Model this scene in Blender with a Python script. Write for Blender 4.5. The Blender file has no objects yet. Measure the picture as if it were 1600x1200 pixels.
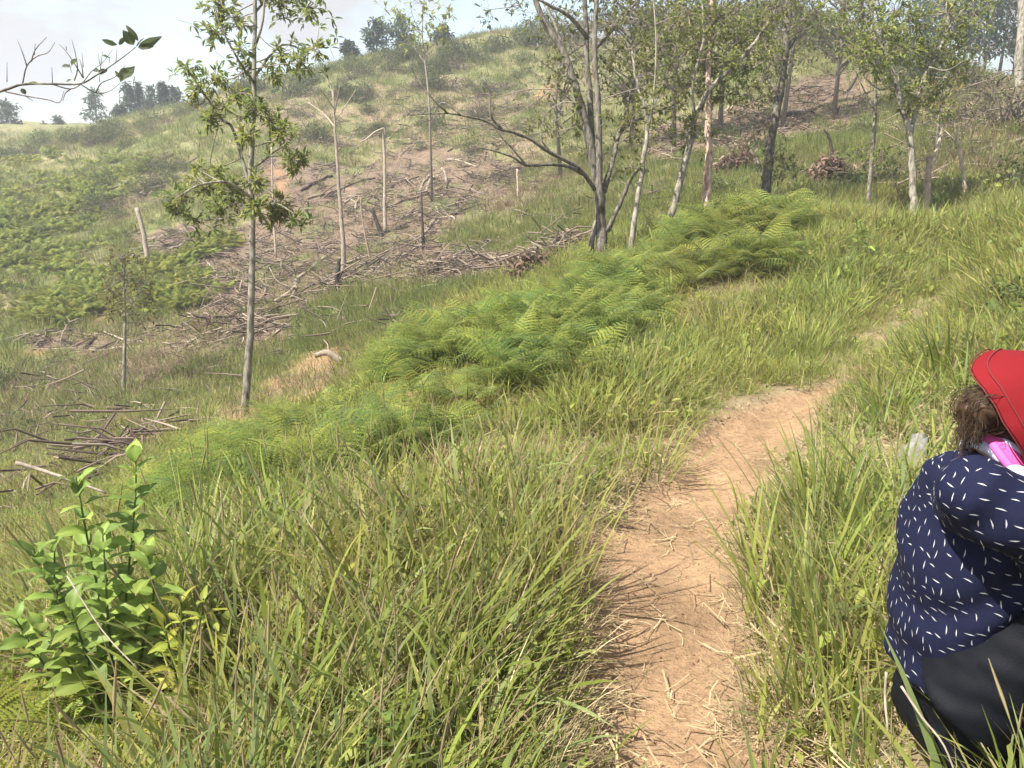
import bpy, math, random
import numpy as np
from mathutils import Vector, Matrix, Euler
SC = bpy.context.scene
COL = SC.collection
random.seed(7); RNG = np.random.default_rng(7)

# ------------------------------------------------------------------ camera, sky, sun, exposure
PITCH = math.radians(15.0); FPX = 1244.0; CAM = np.array([0.0, 0.0, 1.40])
cd = bpy.data.cameras.new('camera'); cam = bpy.data.objects.new('camera', cd); COL.objects.link(cam)
cd.sensor_width = 36.0; cd.lens = 36.0 * FPX / 1600.0; cd.clip_start = 0.05; cd.clip_end = 2000
cam.location = CAM; cam.rotation_euler = (math.pi / 2 - PITCH, 0, 0); SC.camera = cam
SUN_EL = math.radians(56); SUN_AZ = math.radians(-115)     # azimuth from +Y towards +X
W = bpy.data.worlds.new('World'); SC.world = W; W.use_nodes = True
nt = W.node_tree; nt.nodes.clear()
def N(t, tree=None, **kw):
    n = (tree or nt).nodes.new(t)
    for k, v in kw.items(): setattr(n, k, v)
    return n
out = N('ShaderNodeOutputWorld'); bg = N('ShaderNodeBackground'); bg.inputs[1].default_value = 0.10
sky = N('ShaderNodeTexSky'); sky.sky_type = 'NISHITA'; sky.sun_disc = False
sky.sun_elevation = SUN_EL; sky.sun_rotation = SUN_AZ; sky.dust_density = 2.0; sky.air_density = 1.2
tc = N('ShaderNodeTexCoord'); mp = N('ShaderNodeMapping'); mp.inputs['Scale'].default_value = (1, 1, 2.6)
mp.inputs['Location'].default_value = (0.3, 0.1, 0.0)
cl = N('ShaderNodeTexNoise'); cl.inputs['Scale'].default_value = 2.6; cl.inputs['Detail'].default_value = 6; cl.inputs['Roughness'].default_value = 0.55
rp = N('ShaderNodeValToRGB'); rp.color_ramp.elements[0].position = 0.43; rp.color_ramp.elements[1].position = 0.53
mx = N('ShaderNodeMix'); mx.data_type = 'RGBA'
cl2 = N('ShaderNodeTexNoise'); cl2.inputs['Scale'].default_value = 1.3; cl2.inputs['Detail'].default_value = 3
mr = N('ShaderNodeMapRange'); mr.inputs[1].default_value = .3; mr.inputs[2].default_value = .7; mr.inputs[3].default_value = 0.93; mr.inputs[4].default_value = 1.08
cm = N('ShaderNodeMix'); cm.data_type = 'RGBA'; cm.blend_type = 'MULTIPLY'; cm.inputs[0].default_value = 1.0
CLOUD = (2.3, 2.3, 2.35, 1)
cm.inputs[6].default_value = CLOUD
L = nt.links.new
L(tc.outputs['Generated'], mp.inputs[0]); L(mp.outputs[0], cl.inputs['Vector']); L(mp.outputs[0], cl2.inputs['Vector'])
L(cl.outputs[0], rp.inputs[0]); L(rp.outputs[0], mx.inputs[0]); L(sky.outputs[0], mx.inputs[6])
L(cl2.outputs[0], mr.inputs[0]); L(mr.outputs[0], cm.inputs[7]); L(cm.outputs[2], mx.inputs[7])
L(mx.outputs[2], bg.inputs[0]); L(bg.outputs[0], out.inputs[0])
sd = bpy.data.lights.new('sun', 'SUN'); sd.energy = 4.3; sd.angle = math.radians(0.53); sd.color = (1.0, 0.95, 0.86)
sun = bpy.data.objects.new('sun', sd); COL.objects.link(sun)
SDIR = Vector((math.sin(SUN_AZ) * math.cos(SUN_EL), math.cos(SUN_AZ) * math.cos(SUN_EL), math.sin(SUN_EL)))
sun.rotation_euler = SDIR.to_track_quat('Z', 'Y').to_euler(); sun.location = (-20, 5, 40)
SC.view_settings.view_transform = 'Standard'; SC.view_settings.look = 'None'
SC.view_settings.exposure = 1.6; SC.view_settings.gamma = 1.0; SC.view_settings.use_curve_mapping = False
SC.render.engine = 'CYCLES'; SC.cycles.max_bounces = 5; SC.cycles.diffuse_bounces = 3; SC.cycles.glossy_bounces = 2
SC.cycles.transmission_bounces = 2; SC.cycles.transparent_max_bounces = 4; SC.cycles.volume_bounces = 0
SC.cycles.use_denoising = True; SC.cycles.use_adaptive_sampling = True; SC.cycles.adaptive_threshold = 0.02

# ------------------------------------------------------------------ small helpers
_F = np.array([0, math.cos(PITCH), -math.sin(PITCH)]); _U = np.array([0, math.sin(PITCH), math.cos(PITCH)]); _R = np.array([1.0, 0, 0])
def P(px, py, d):
    """A point of the place, from where it is seen (1600x1200 picture) and its distance along the view axis."""
    return CAM + d * _F + (px - 800) / FPX * d * _R - (py - 600) / FPX * d * _U

def _hash(ix, iy, s):
    h = (ix.astype(np.int64) * 374761393 + iy.astype(np.int64) * 668265263 + s * 974634777) & 0x7fffffff
    h = ((h ^ (h >> 13)) * 1274126177) & 0x7fffffff
    return ((h ^ (h >> 16)) & 0xffff) / 65535.0
def vnoise(x, y, s=0):
    ix = np.floor(x); iy = np.floor(y); fx = x - ix; fy = y - iy
    fx = fx * fx * (3 - 2 * fx); fy = fy * fy * (3 - 2 * fy)
    a = _hash(ix, iy, s); b = _hash(ix + 1, iy, s); c = _hash(ix, iy + 1, s); d = _hash(ix + 1, iy + 1, s)
    return a + (b - a) * fx + (c - a) * fy + (a - b - c + d) * fx * fy
def fbm(x, y, s=0, o=4):
    r = 0; a = .5
    for i in range(o):
        r = r + a * vnoise(x * 2 ** i + 13.7 * i, y * 2 ** i + 7.3 * i, s + i); a *= .5
    return r / (1 - .5 ** o)          # 0..1, mean about .5
def smooth(a, b, x):
    t = np.clip((x - a) / (b - a), 0, 1); return t * t * (3 - 2 * t)

# ------------------------------------------------------------------ terrain: a smooth surface through surveyed points
CP = [(1050,1190,1.95),(1050,900,2.85),(1100,760,3.65),(1215,640,4.83),(1300,570,5.9),(1480,450,7.6),(1425,345,12),
 (1590,430,6.5),(1590,330,11),(1590,540,4.2),(1480,1190,1.62),(1590,1190,1.55),(1300,900,2.7),(1300,1190,1.9),(1400,700,3.6),
 (945,410,11),(385,650,8),(193,625,13),(50,560,17),(480,590,12),(540,500,15),(525,440,18),(600,365,22),
 (650,440,16),(800,400,16),(880,330,18),(222,415,22),(50,400,24),(50,300,32),(0,235,44),(180,197,48),(300,162,45),(450,125,43),
 (560,98,42),(700,78,42),(800,60,42),(600,200,33),(800,200,31),(450,250,30),(800,120,37),(950,200,28),(1000,100,38),(1100,22,40),(1220,16,38),(1300,150,26),
 (1320,36,34),(1420,80,30),(1500,150,24),(1590,150,23),(1560,128,27),(1200,250,18),(1100,295,15),(1400,240,17),(1590,240,15),(1500,300,12.5),
 (1105,350,11.5),(1200,320,12.5),(-300,560,17),(-300,300,34),(-300,240,48),(1900,330,11),(1900,160,24),(1900,600,4.0)]
PT = [P(*c) for c in CP]
PT += [np.array(p, float) for p in [(-.6,2.2,-.03),(-1.2,2.2,-.12),(-2.2,2.4,-.5),(-.5,3.4,-.04),(-1.4,3.6,-.25),(-2.6,4.2,-.85),(-.5,5.2,-.08),
 (-1.2,5.6,-.32),(-2.4,6,-.85),(0,7,.0),(.9,7.2,.05),(-.9,7.3,-.3),(2.0,8.4,.2),(0,.5,0),(0,-2,.0),(1.5,0,.25),(3,0,.6),(-2,0,-.4),(-4,0,-1.2),(-6,3,-2.0),(-5,7,-1.75),(-9,7,-2.6),
 (-12,0,-3),(4,3,.85),(8,3,1.8),(6,0,1.3),(6,8,1.3),(0,-8,-.3),(8,-8,1.5),(-8,-8,-2.2),(3.9,9.4,.8),(1.2,9.3,.12),
 (-45,70,5.0),(-20,75,5.6),(0,70,9.6),(20,60,9.5),(40,50,6.5),(15,34,5.0),(22,40,5.6),(-60,40,1.5),(-60,10,-2),(60,10,5),(60,100,5),(0,120,9),(-60,120,6),(40,-20,3),(-40,-20,-3)]]
PT = np.array(PT)
def _warp(x, y):
    # distances compress with range so that near and far survey points weigh alike
    r = np.sqrt(x * x + y * y) + 1e-6; k = np.log1p(r / 3.0) * 3.0 / r
    return x * k, y * k
def _tps(r2): return np.where(r2 > 1e-9, r2 * np.log(r2 + 1e-12) * .5, 0.0)
_wx, _wy = _warp(PT[:, 0], PT[:, 1]); _n = len(PT)
_K = _tps((_wx[:, None] - _wx[None]) ** 2 + (_wy[:, None] - _wy[None]) ** 2) + np.eye(_n) * 0.02
_Q = np.c_[np.ones(_n), _wx, _wy]
_A = np.zeros((_n + 3, _n + 3)); _A[:_n, :_n] = _K; _A[:_n, _n:] = _Q; _A[_n:, :_n] = _Q.T
_ws = np.linalg.solve(_A, np.r_[PT[:, 2], 0, 0, 0])
def H0(x, y):
    x = np.asarray(x, float); y = np.asarray(y, float); sh = x.shape; x = x.ravel(); y = y.ravel()
    r = np.sqrt(x * x + y * y); k = np.minimum(1, 150 / (r + 1e-6)); wx, wy = _warp(x * k, y * k)
    z = np.empty(len(x))
    for i in range(0, len(x), 20000):
        a, b = wx[i:i + 20000], wy[i:i + 20000]
        z[i:i + 20000] = _tps((a[:, None] - _wx[None]) ** 2 + (b[:, None] - _wy[None]) ** 2) @ _ws[:_n] + _ws[_n] + _ws[_n + 1] * a + _ws[_n + 2] * b
    d = np.clip((r - 6) / 20, 0, 1)
    z += (fbm(x * 1.7, y * 1.7, 3, 3) - .5) * .10 * (1 + d) + (fbm(x * .22, y * .22, 9, 3) - .5) * 1.1 * d
    return z.reshape(sh)
def _march(H, px, py, near=1.2):
    dirv = P(px, py, 1.0) - CAM
    t = near * 1.012 ** np.arange(440)
    pts = CAM[None] + t[:, None] * dirv[None]
    below = pts[:, 2] < H(pts[:, 0], pts[:, 1])
    if not below.any(): return None
    i = int(np.argmax(below)); a, b = t[max(i - 1, 0)], t[i]
    tt = np.linspace(a, b, 24); pp = CAM[None] + tt[:, None] * dirv[None]
    j = int(np.argmax(pp[:, 2] < H(pp[:, 0], pp[:, 1]))); return pp[j]
# the foot path worn into the ridge
PATH_PX = [(1075,1420,.26),(1062,1250,.26),(1050,1100,.25),(1032,960,.28),(1032,880,.29),(1062,790,.28),(1130,720,.28),(1198,655,.27),(1252,620,.20),(1300,592,.06),(1360,555,.0),(1470,465,.0)]
PATH = []
for px, py, hw in PATH_PX:
    g = _march(H0, px, py, .8)
    if g is None: g = P(px, py, 1.6)
    PATH.append((g[0], g[1], hw))
PATH = np.array(PATH)
def path_d(x, y):
    """signed distance to the edge of the path (negative on it), edge made ragged"""
    x = np.asarray(x, float); y = np.asarray(y, float); best = np.full(x.shape, 1e9)
    for i in range(len(PATH) - 1):
        ax, ay, aw = PATH[i]; bx, by, bw = PATH[i + 1]; dx, dy = bx - ax, by - ay
        t = np.clip(((x - ax) * dx + (y - ay) * dy) / (dx * dx + dy * dy), 0, 1)
        best = np.minimum(best, np.hypot(x - ax - t * dx, y - ay - t * dy) - (aw + (bw - aw) * t))
    return best + (fbm(x * 4.5, y * 4.5, 21, 3) - .5) * .22
def H(x, y):
    x = np.asarray(x, float); y = np.asarray(y, float)
    z = H0(x, y); near = (np.abs(x) < 8) & (y < 14)
    d = np.where(near, path_d(x, y), 9)
    return z - .055 * smooth(.10, -.12, d) + .034 * (fbm(x * 6, y * 6, 5, 3) - .5) * (d < .5) - .012 * smooth(.56, .66, fbm(x * 3.1, y * 3.1, 15, 2)) * (d < 0)
def G(px, py, near=1.2): 
    g = _march(H, px, py, near)
    return g if g is not None else P(px, py, 45)
def hz(x, y): return float(H(np.array([x]), np.array([y]))[0])
def onto(p, lift=0.0): return np.array([p[0], p[1], hz(p[0], p[1]) + lift])

def inpoly(x, y, poly):
    r = np.zeros(x.shape, bool); n = len(poly)
    for i in range(n):
        x1, y1 = poly[i]; x2, y2 = poly[(i + 1) % n]
        c = ((y1 > y) != (y2 > y)); 
        with np.errstate(divide='ignore', invalid='ignore'):
            r ^= c & (x < (x2 - x1) * (y - y1) / (y2 - y1 + 1e-12) + x1)
    return r
def region(px_poly, push=0):
    return [tuple((G(x, y))[:2]) for x, y in px_poly]
BURNT = [region(p) for p in [
 [(400,262),(470,250),(540,262),(620,228),(720,238),(835,262),(830,290),(740,325),(690,365),(920,372),(860,418),(650,452),(560,440),(480,500),(400,545),(330,555),(340,480),(310,430),(350,390)],
 [(20,545),(60,525),(140,517),(200,525),(330,535),(330,558),(200,552),(60,556)],
 [(1000,205),(1120,165),(1200,135),(1340,115),(1375,175),(1290,205),(1190,225),(1040,250)],
 [(195,362),(330,350),(320,400),(220,405)]]]
DRY = [region(p) for p in [
 [(360,190),(420,150),(520,140),(700,125),(860,140),(860,175),(700,215),(560,225),(420,245)],
 [(250,250),(320,240),(250,300),(150,350),(90,350)],
 [(1440,150),(1700,150),(1700,230),(1480,225)],[(120,720),(240,680),(300,668),(290,690),(180,725),(100,745)],
 [(560,200),(720,190),(860,195),(860,235),(740,245),(600,232)],[(700,380),(920,380),(900,415),(720,425)]]]
CLAY = [region(p) for p in [[(392,640),(400,604),(440,572),(480,552),(525,540),(556,568),(530,612),(480,636)],[(20,552),(60,545),(85,560),(30,568)],
 [(335,645),(400,622),(415,672),(335,676)],[(425,262),(445,262),(438,305),(422,300)],[(855,130),(890,138),(870,165),(840,150)],[(150,480),(180,470),(185,500),(150,500)]]]
FERN = region([(170,850),(240,760),(330,720),(430,700),(590,640),(665,575),(735,535),(850,520),(945,455),(1020,420),(1070,388),(1130,360),(1230,345),(1240,410),(1200,450),(1080,500),(960,530),(900,580),(860,650),(700,720),(560,760),(300,830)])
HILLFERN = [region(p) for p in [[(-200,260),(140,235),(260,250),(180,330),(140,400),(60,470),(-200,520)],[(240,410),(380,360),(400,420),(330,480),(230,500)],[(0,470),(150,410),(250,420),(240,470),(100,510),(-50,520)]]]
def wob(x, y, a, f): return x + (fbm(x * f, y * f, 31, 3) - .5) * a, y + (fbm(x * f, y * f, 47, 3) - .5) * a
def mask(x, y, polys, k=1.0):
    d = np.hypot(x, y); a = np.clip(d * .10, .2, 3.0) * k; xx, yy = wob(x, y, a, 0.9)
    r = np.zeros(x.shape, bool)
    for p in polys: r |= inpoly(xx, yy, p)
    return r
# ------------------------------------------------------------------ meshes
def new_mesh(name, verts, faces, mat=None, col=None, smooth_=False):
    """faces: list of int arrays (n,k); col: (nverts,3)"""
    me = bpy.data.meshes.new(name)
    verts = np.asarray(verts, np.float32)
    fl = [np.asarray(f, np.int32) for f in faces if len(f)]
    nl = sum(f.size for f in fl); nf = sum(len(f) for f in fl)
    me.vertices.add(len(verts)); me.vertices.foreach_set('co', verts.ravel())
    me.loops.add(nl); me.loops.foreach_set('vertex_index', np.concatenate([f.ravel() for f in fl]))
    tot = np.concatenate([np.full(len(f), f.shape[1], np.int32) for f in fl]); st = np.r_[0, np.cumsum(tot)[:-1]].astype(np.int32)
    me.polygons.add(nf); me.polygons.foreach_set('loop_start', st); me.polygons.foreach_set('loop_total', tot)
    if smooth_: me.polygons.foreach_set('use_smooth', np.ones(nf, bool))
    me.update(calc_edges=True); me.validate()
    if col is not None:
        at = me.color_attributes.new('Col', 'FLOAT_COLOR', 'POINT')
        c = np.ones((len(verts), 4), np.float32); c[:, :3] = col; at.data.foreach_set('color', c.ravel())
    if mat: me.materials.append(mat)
    return me
class MB:
    def __init__(s): s.v = []; s.f = {3: [], 4: []}; s.c = []; s.n = 0
    def add(s, v, faces, col=(1, 1, 1)):
        v = np.asarray(v, float); s.v.append(v)
        for f in faces:
            f = np.asarray(f, int)
            if f.size: s.f[f.shape[1]].append(f + s.n)
        c = np.asarray(col, float); s.c.append(np.broadcast_to(c, (len(v), 3)).copy() if c.ndim == 1 else c); s.n += len(v)
    def mesh(s, name, mat, smooth_=False):
        fs = [np.concatenate(x) for x in s.f.values() if x]
        return new_mesh(name, np.concatenate(s.v), fs, mat, np.concatenate(s.c), smooth_)
def link(name, me, parent=None, **props):
    o = bpy.data.objects.new(name, me); COL.objects.link(o)
    if parent is not None: o.parent = parent
    for k, v in props.items(): o[k] = v
    return o
def empty(name, loc, label, cat, group=None):
    o = bpy.data.objects.new(name, None); COL.objects.link(o); o.location = loc; o.empty_display_size = .1
    o['label'] = label; o['category'] = cat
    if group: o['group'] = group
    return o
def tube(mb, pts, r, n=6, col=(1, 1, 1), rough=0.0, cap=True):
    pts = np.asarray(pts, float); m = len(pts); r = np.broadcast_to(np.asarray(r, float), (m,)) if np.ndim(r) else np.full(m, r)
    t = np.gradient(pts, axis=0); t /= np.linalg.norm(t, axis=1)[:, None] + 1e-9
    a = np.cross(t, [0, 0, 1.0]); bad = np.linalg.norm(a, axis=1) < .15; a[bad] = np.cross(t[bad], [1.0, 0, 0]); a /= np.linalg.norm(a, axis=1)[:, None]
    for i in range(1, m):                                  # parallel-ish frame
        a[i] = a[i - 1] - t[i] * (a[i - 1] @ t[i]); a[i] /= np.linalg.norm(a[i]) + 1e-9
    b = np.cross(t, a); an = np.arange(n) * 2 * math.pi / n
    rr = r[:, None] * (1 + rough * (RNG.random((m, n)) - .5))
    v = pts[:, None] + rr[..., None] * (np.cos(an)[None, :, None] * a[:, None] + np.sin(an)[None, :, None] * b[:, None])
    v = v.reshape(-1, 3); i = np.arange(m - 1)[:, None] * n + np.arange(n)[None]; j = np.arange(m - 1)[:, None] * n + (np.arange(n)[None] + 1) % n
    q = np.stack([i, j, j + n, i + n], -1).reshape(-1, 4); fs = [q]
    if cap:
        v = np.vstack([v, pts[0], pts[-1]]); k = np.arange(n); e = (m - 1) * n
        fs.append(np.r_[np.stack([(k + 1) % n, k, np.full(n, m * n)], -1), np.stack([e + k, e + (k + 1) % n, np.full(n, m * n + 1)], -1)])
    c = np.asarray(col, float)
    mb.add(v, fs, c)
def curve_pts(pts, per=5):
    """Catmull-Rom through pts (n,3 or n,4)"""
    p = np.asarray(pts, float)
    if len(p) == 2: return p[0] + (p[1] - p[0]) * np.linspace(0, 1, per + 1)[:, None]
    q = np.vstack([2 * p[0] - p[1], p, 2 * p[-1] - p[-2]]); o = []
    for i in range(len(p) - 1):
        a, b, c, d = q[i:i + 4]
        for t in np.linspace(0, 1, per, endpoint=False):
            o.append(.5 * ((2 * b) + (c - a) * t + (2 * a - 5 * b + 4 * c - d) * t * t + (3 * b - a - 3 * c + d) * t ** 3))
    o.append(p[-1]); return np.array(o)

# ------------------------------------------------------------------ materials
def mat(name):
    m = bpy.data.materials.new(name); m.use_nodes = True; t = m.node_tree; t.nodes.clear()
    o = t.nodes.new('ShaderNodeOutputMaterial'); return m, t, o
def leaf_mat(name, transl=.4, rough=.5, var=.18, hue=.02, spec=.3):
    m, t, o = mat(name); l = t.links.new
    a = N('ShaderNodeAttribute', t); a.attribute_name = 'Col'
    oi = N('ShaderNodeObjectInfo', t); geo = N('ShaderNodeNewGeometry', t)
    nz = N('ShaderNodeTexNoise', t); nz.inputs['Scale'].default_value = 0.9; nz.inputs['Detail'].default_value = 2; l(geo.outputs['Position'], nz.inputs['Vector'])
    h = N('ShaderNodeHueSaturation', t)
    mr1 = N('ShaderNodeMapRange', t); mr1.inputs[3].default_value = 1 - var; mr1.inputs[4].default_value = 1 + var; l(oi.outputs['Random'], mr1.inputs[0]); l(mr1.outputs[0], h.inputs['Value'])
    mr2 = N('ShaderNodeMapRange', t); mr2.inputs[1].default_value = .3; mr2.inputs[2].default_value = .7; mr2.inputs[3].default_value = .5 - hue; mr2.inputs[4].default_value = .5 + hue; l(nz.outputs[0], mr2.inputs[0]); l(mr2.outputs[0], h.inputs['Hue'])
    l(a.outputs['Color'], h.inputs['Color'])
    p = N('ShaderNodeBsdfPrincipled', t); p.inputs['Roughness'].default_value = rough; p.inputs['Specular IOR Level'].default_value = spec
    l(h.outputs[0], p.inputs['Base Color'])
    tr = N('ShaderNodeBsdfTranslucent', t); g = N('ShaderNodeGamma', t); g.inputs[1].default_value = .85; l(h.outputs[0], g.inputs[0]); l(g.outputs[0], tr.inputs[0])
    mxs = N('ShaderNodeMixShader', t); mxs.inputs[0].default_value = transl; l(p.outputs[0], mxs.inputs[1]); l(tr.outputs[0], mxs.inputs[2]); l(mxs.outputs[0], o.inputs[0])
    return m
def wood_mat(name, c1, c2, scale=18, contrast=(.38, .62), rough=.85, bump=.4, stretch=.25):
    m, t, o = mat(name); l = t.links.new
    tcn = N('ShaderNodeTexCoord', t); mpn = N('ShaderNodeMapping', t); mpn.inputs['Scale'].default_value = (1, 1, stretch)
    nz = N('ShaderNodeTexNoise', t); nz.inputs['Scale'].default_value = scale; nz.inputs['Detail'].default_value = 5; nz.inputs['Roughness'].default_value = .65
    oi = N('ShaderNodeObjectInfo', t)
    l(tcn.outputs['Object'], mpn.inputs[0]); l(mpn.outputs[0], nz.inputs['Vector'])
    r = N('ShaderNodeValToRGB', t); r.color_ramp.elements[0].position = contrast[0]; r.color_ramp.elements[1].position = contrast[1]
    r.color_ramp.elements[0].color = (*c1, 1); r.color_ramp.elements[1].color = (*c2, 1); l(nz.outputs[0], r.inputs[0])
    h = N('ShaderNodeHueSaturation', t); mr1 = N('ShaderNodeMapRange', t); mr1.inputs[3].default_value = .75; mr1.inputs[4].default_value = 1.25; l(oi.outputs['Random'], mr1.inputs[0]); l(mr1.outputs[0], h.inputs['Value']); l(r.outputs[0], h.inputs['Color'])
    p = N('ShaderNodeBsdfPrincipled', t); p.inputs['Roughness'].default_value = rough; p.inputs['Specular IOR Level'].default_value = .2; l(h.outputs[0], p.inputs['Base Color'])
    b = N('ShaderNodeBump', t); b.inputs['Strength'].default_value = bump; b.inputs['Distance'].default_value = .01; l(nz.outputs[0], b.inputs['Height']); l(b.outputs[0], p.inputs['Normal']); l(p.outputs[0], o.inputs[0])
    return m
M_GRASS = leaf_mat('grass_blades', .52, .5, .22, .02, .14)
M_FERN = leaf_mat('fern_green', .48, .6, .22, .02, .06)
M_LEAF = leaf_mat('tree_leaf', .42, .5, .2, .015, .25)
M_FARLEAF = leaf_mat('far_leaf', .35, .6, .2, .02, .2)
M_DEADLEAF = leaf_mat('dead_leaf', .2, .8, .25, .02, .1)
M_TRUNK = wood_mat('pale_bark', (.075, .064, .048), (.29, .265, .215), 22, (.36, .60))
M_DARKBARK = wood_mat('dark_bark', (.06, .05, .04), (.25, .225, .185), 26, (.38, .68))
M_REDBARK = wood_mat('reddish_bark', (.16, .07, .045), (.46, .36, .29), 24, (.34, .6))
M_DEADWOOD = wood_mat('dead_wood', (.17, .135, .10), (.44, .37, .29), 30, (.3, .7))
M_STICK = wood_mat('dry_stick', (.10, .065, .045), (.29, .215, .16), 30, (.3, .7))
M_BURNT = wood_mat('burnt_wood', (.018, .015, .013), (.085, .062, .050), 30, (.3, .7))
M_TWIG = wood_mat('grey_twig', (.13, .105, .085), (.28, .24, .20), 30, (.3, .7))

def ground_mat():
    m, t, o = mat('earth_and_moss'); l = t.links.new
    a = N('ShaderNodeAttribute', t); a.attribute_name = 'Col'
    geo = N('ShaderNodeNewGeometry', t)
    n1 = N('ShaderNodeTexNoise', t); n1.inputs['Scale'].default_value = 3.0; n1.inputs['Detail'].default_value = 8; n1.inputs['Roughness'].default_value = .65
    n2 = N('ShaderNodeTexNoise', t); n2.inputs['Scale'].default_value = 28; n2.inputs['Detail'].default_value = 6; n2.inputs['Roughness'].default_value = .7
    for n in (n1, n2): l(geo.outputs['Position'], n.inputs['Vector'])
    r = N('ShaderNodeMapRange', t); r.inputs[1].default_value = .3; r.inputs[2].default_value = .7; r.inputs[3].default_value = .72; r.inputs[4].default_value = 1.28; l(n1.outputs[0], r.inputs[0])
    r2 = N('ShaderNodeMapRange', t); r2.inputs[1].default_value = .3; r2.inputs[2].default_value = .7; r2.inputs[3].default_value = .78; r2.inputs[4].default_value = 1.22; l(n2.outputs[0], r2.inputs[0])
    mu = N('ShaderNodeMath', t, operation='MULTIPLY'); l(r.outputs[0], mu.inputs[0]); l(r2.outputs[0], mu.inputs[1])
    h = N('ShaderNodeHueSaturation', t); l(mu.outputs[0], h.inputs['Value']); l(a.outputs['Color'], h.inputs['Color'])
    p = N('ShaderNodeBsdfPrincipled', t); p.inputs['Roughness'].default_value = .95; p.inputs['Specular IOR Level'].default_value = .1; l(h.outputs[0], p.inputs['Base Color'])
    b = N('ShaderNodeBump', t); b.inputs['Strength'].default_value = .8; b.inputs['Distance'].default_value = .04; l(n2.outputs[0], b.inputs['Height'])
    b2 = N('ShaderNodeBump', t); b2.inputs['Strength'].default_value = .5; b2.inputs['Distance'].default_value = .12; l(n1.outputs[0], b2.inputs['Height']); l(b.outputs[0], b2.inputs['Normal']); l(b2.outputs[0], p.inputs['Normal'])
    l(p.outputs[0], o.inputs[0]); return m
M_GROUND = ground_mat()

# ------------------------------------------------------------------ the ground
def axis(n, lo, hi, s, c):
    a, b = math.asinh((lo - c) / s), math.asinh((hi - c) / s); return c + s * np.sinh(np.linspace(a, b, n))
gx = axis(520, -260, 260, 4.0, 0.0); gy = axis(600, -30, 420, 4.0, 3.5)
X, Y = np.meshgrid(gx, gy); Z = H(X, Y)
def ground_col(x, y):
    d = np.hypot(x, y); n = fbm(x * .5, y * .5, 61, 4); n2 = fbm(x * 2.2, y * 2.2, 71, 4)
    far = smooth(6, 16, d)[..., None]
    near_c = np.array([.25, .195, .115]) * np.ones(x.shape + (3,))
    g1 = np.array([.148, .16, .064]); g2 = np.array([.22, .195, .10])
    hill = g1 + (g2 - g1) * smooth(.40, .62, n * .55 + n2 * .45)[..., None]
    c = near_c * (1 - far) + hill * far
    dry = mask(x, y, DRY)[..., None] * smooth(.30, .55, n2)[..., None]; c = c * (1 - .75 * dry) + np.array([.235, .175, .12]) * .75 * dry
    bm = mask(x, y, BURNT)[..., None] * smooth(.26, .46, n2 * .6 + n * .4)[..., None]
    bc = np.array([.125, .084, .062]) + (np.array([.205, .146, .110]) - np.array([.125, .084, .062])) * n2[..., None]
    c = c * (1 - .9 * bm) + bc * .9 * bm
    cm_ = mask(x, y, CLAY, .35)[..., None]; c = c * (1 - .85 * cm_) + np.array([.27, .165, .09]) * .85 * cm_
    pd = np.where((d < 16), path_d(x, y), 9); pm = smooth(.05, -.07, pd)[..., None]
    pc = np.array([.305, .198, .115]) * (.66 + .68 * fbm(x * 3, y * 3, 81, 3))[..., None]
    return c * (1 - pm) + pc * pm, pd
gc, gpd = ground_col(X, Y)
idx = np.arange(X.size).reshape(X.shape)
quads = np.stack([idx[:-1, :-1], idx[:-1, 1:], idx[1:, 1:], idx[1:, :-1]], -1).reshape(-1, 4)
V = np.stack([X, Y, Z], -1).reshape(-1, 3); CC = gc.reshape(-1, 3)
fx = X.ravel()[quads].mean(1); fy = Y.ravel()[quads].mean(1)
onpath = (gpd.ravel()[quads].mean(1) < 0) & (np.hypot(fx, fy) < 12)
# beyond the valley floor the slope facing us starts
VAL = np.array([(-260, 7), (-9, 12.0), (-4.2, 11.5), (-2.2, 12.6), (-.5, 14.3), (1.6, 16.0), (4, 15.2), (7, 14), (260, 10)])
onhill = fy > np.interp(fx, VAL[:, 0], VAL[:, 1])
def sub(name, sel, label, cat):
    q = quads[sel]; u, inv = np.unique(q, return_inverse=True)
    link(name, new_mesh(name, V[u], [inv.reshape(-1, 4)], M_GROUND, CC[u], True), kind='structure', label=label, category=cat)
sub('ground', ~onpath & ~onhill, 'grassy earth of the ridge and the slope down to the valley', 'ground')
sub('path', onpath, 'narrow trodden orange clay foot path along the ridge', 'path')
sub('hillside', onhill & ~onpath, 'partly burnt and cleared hillside across the valley', 'hillside')
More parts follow.
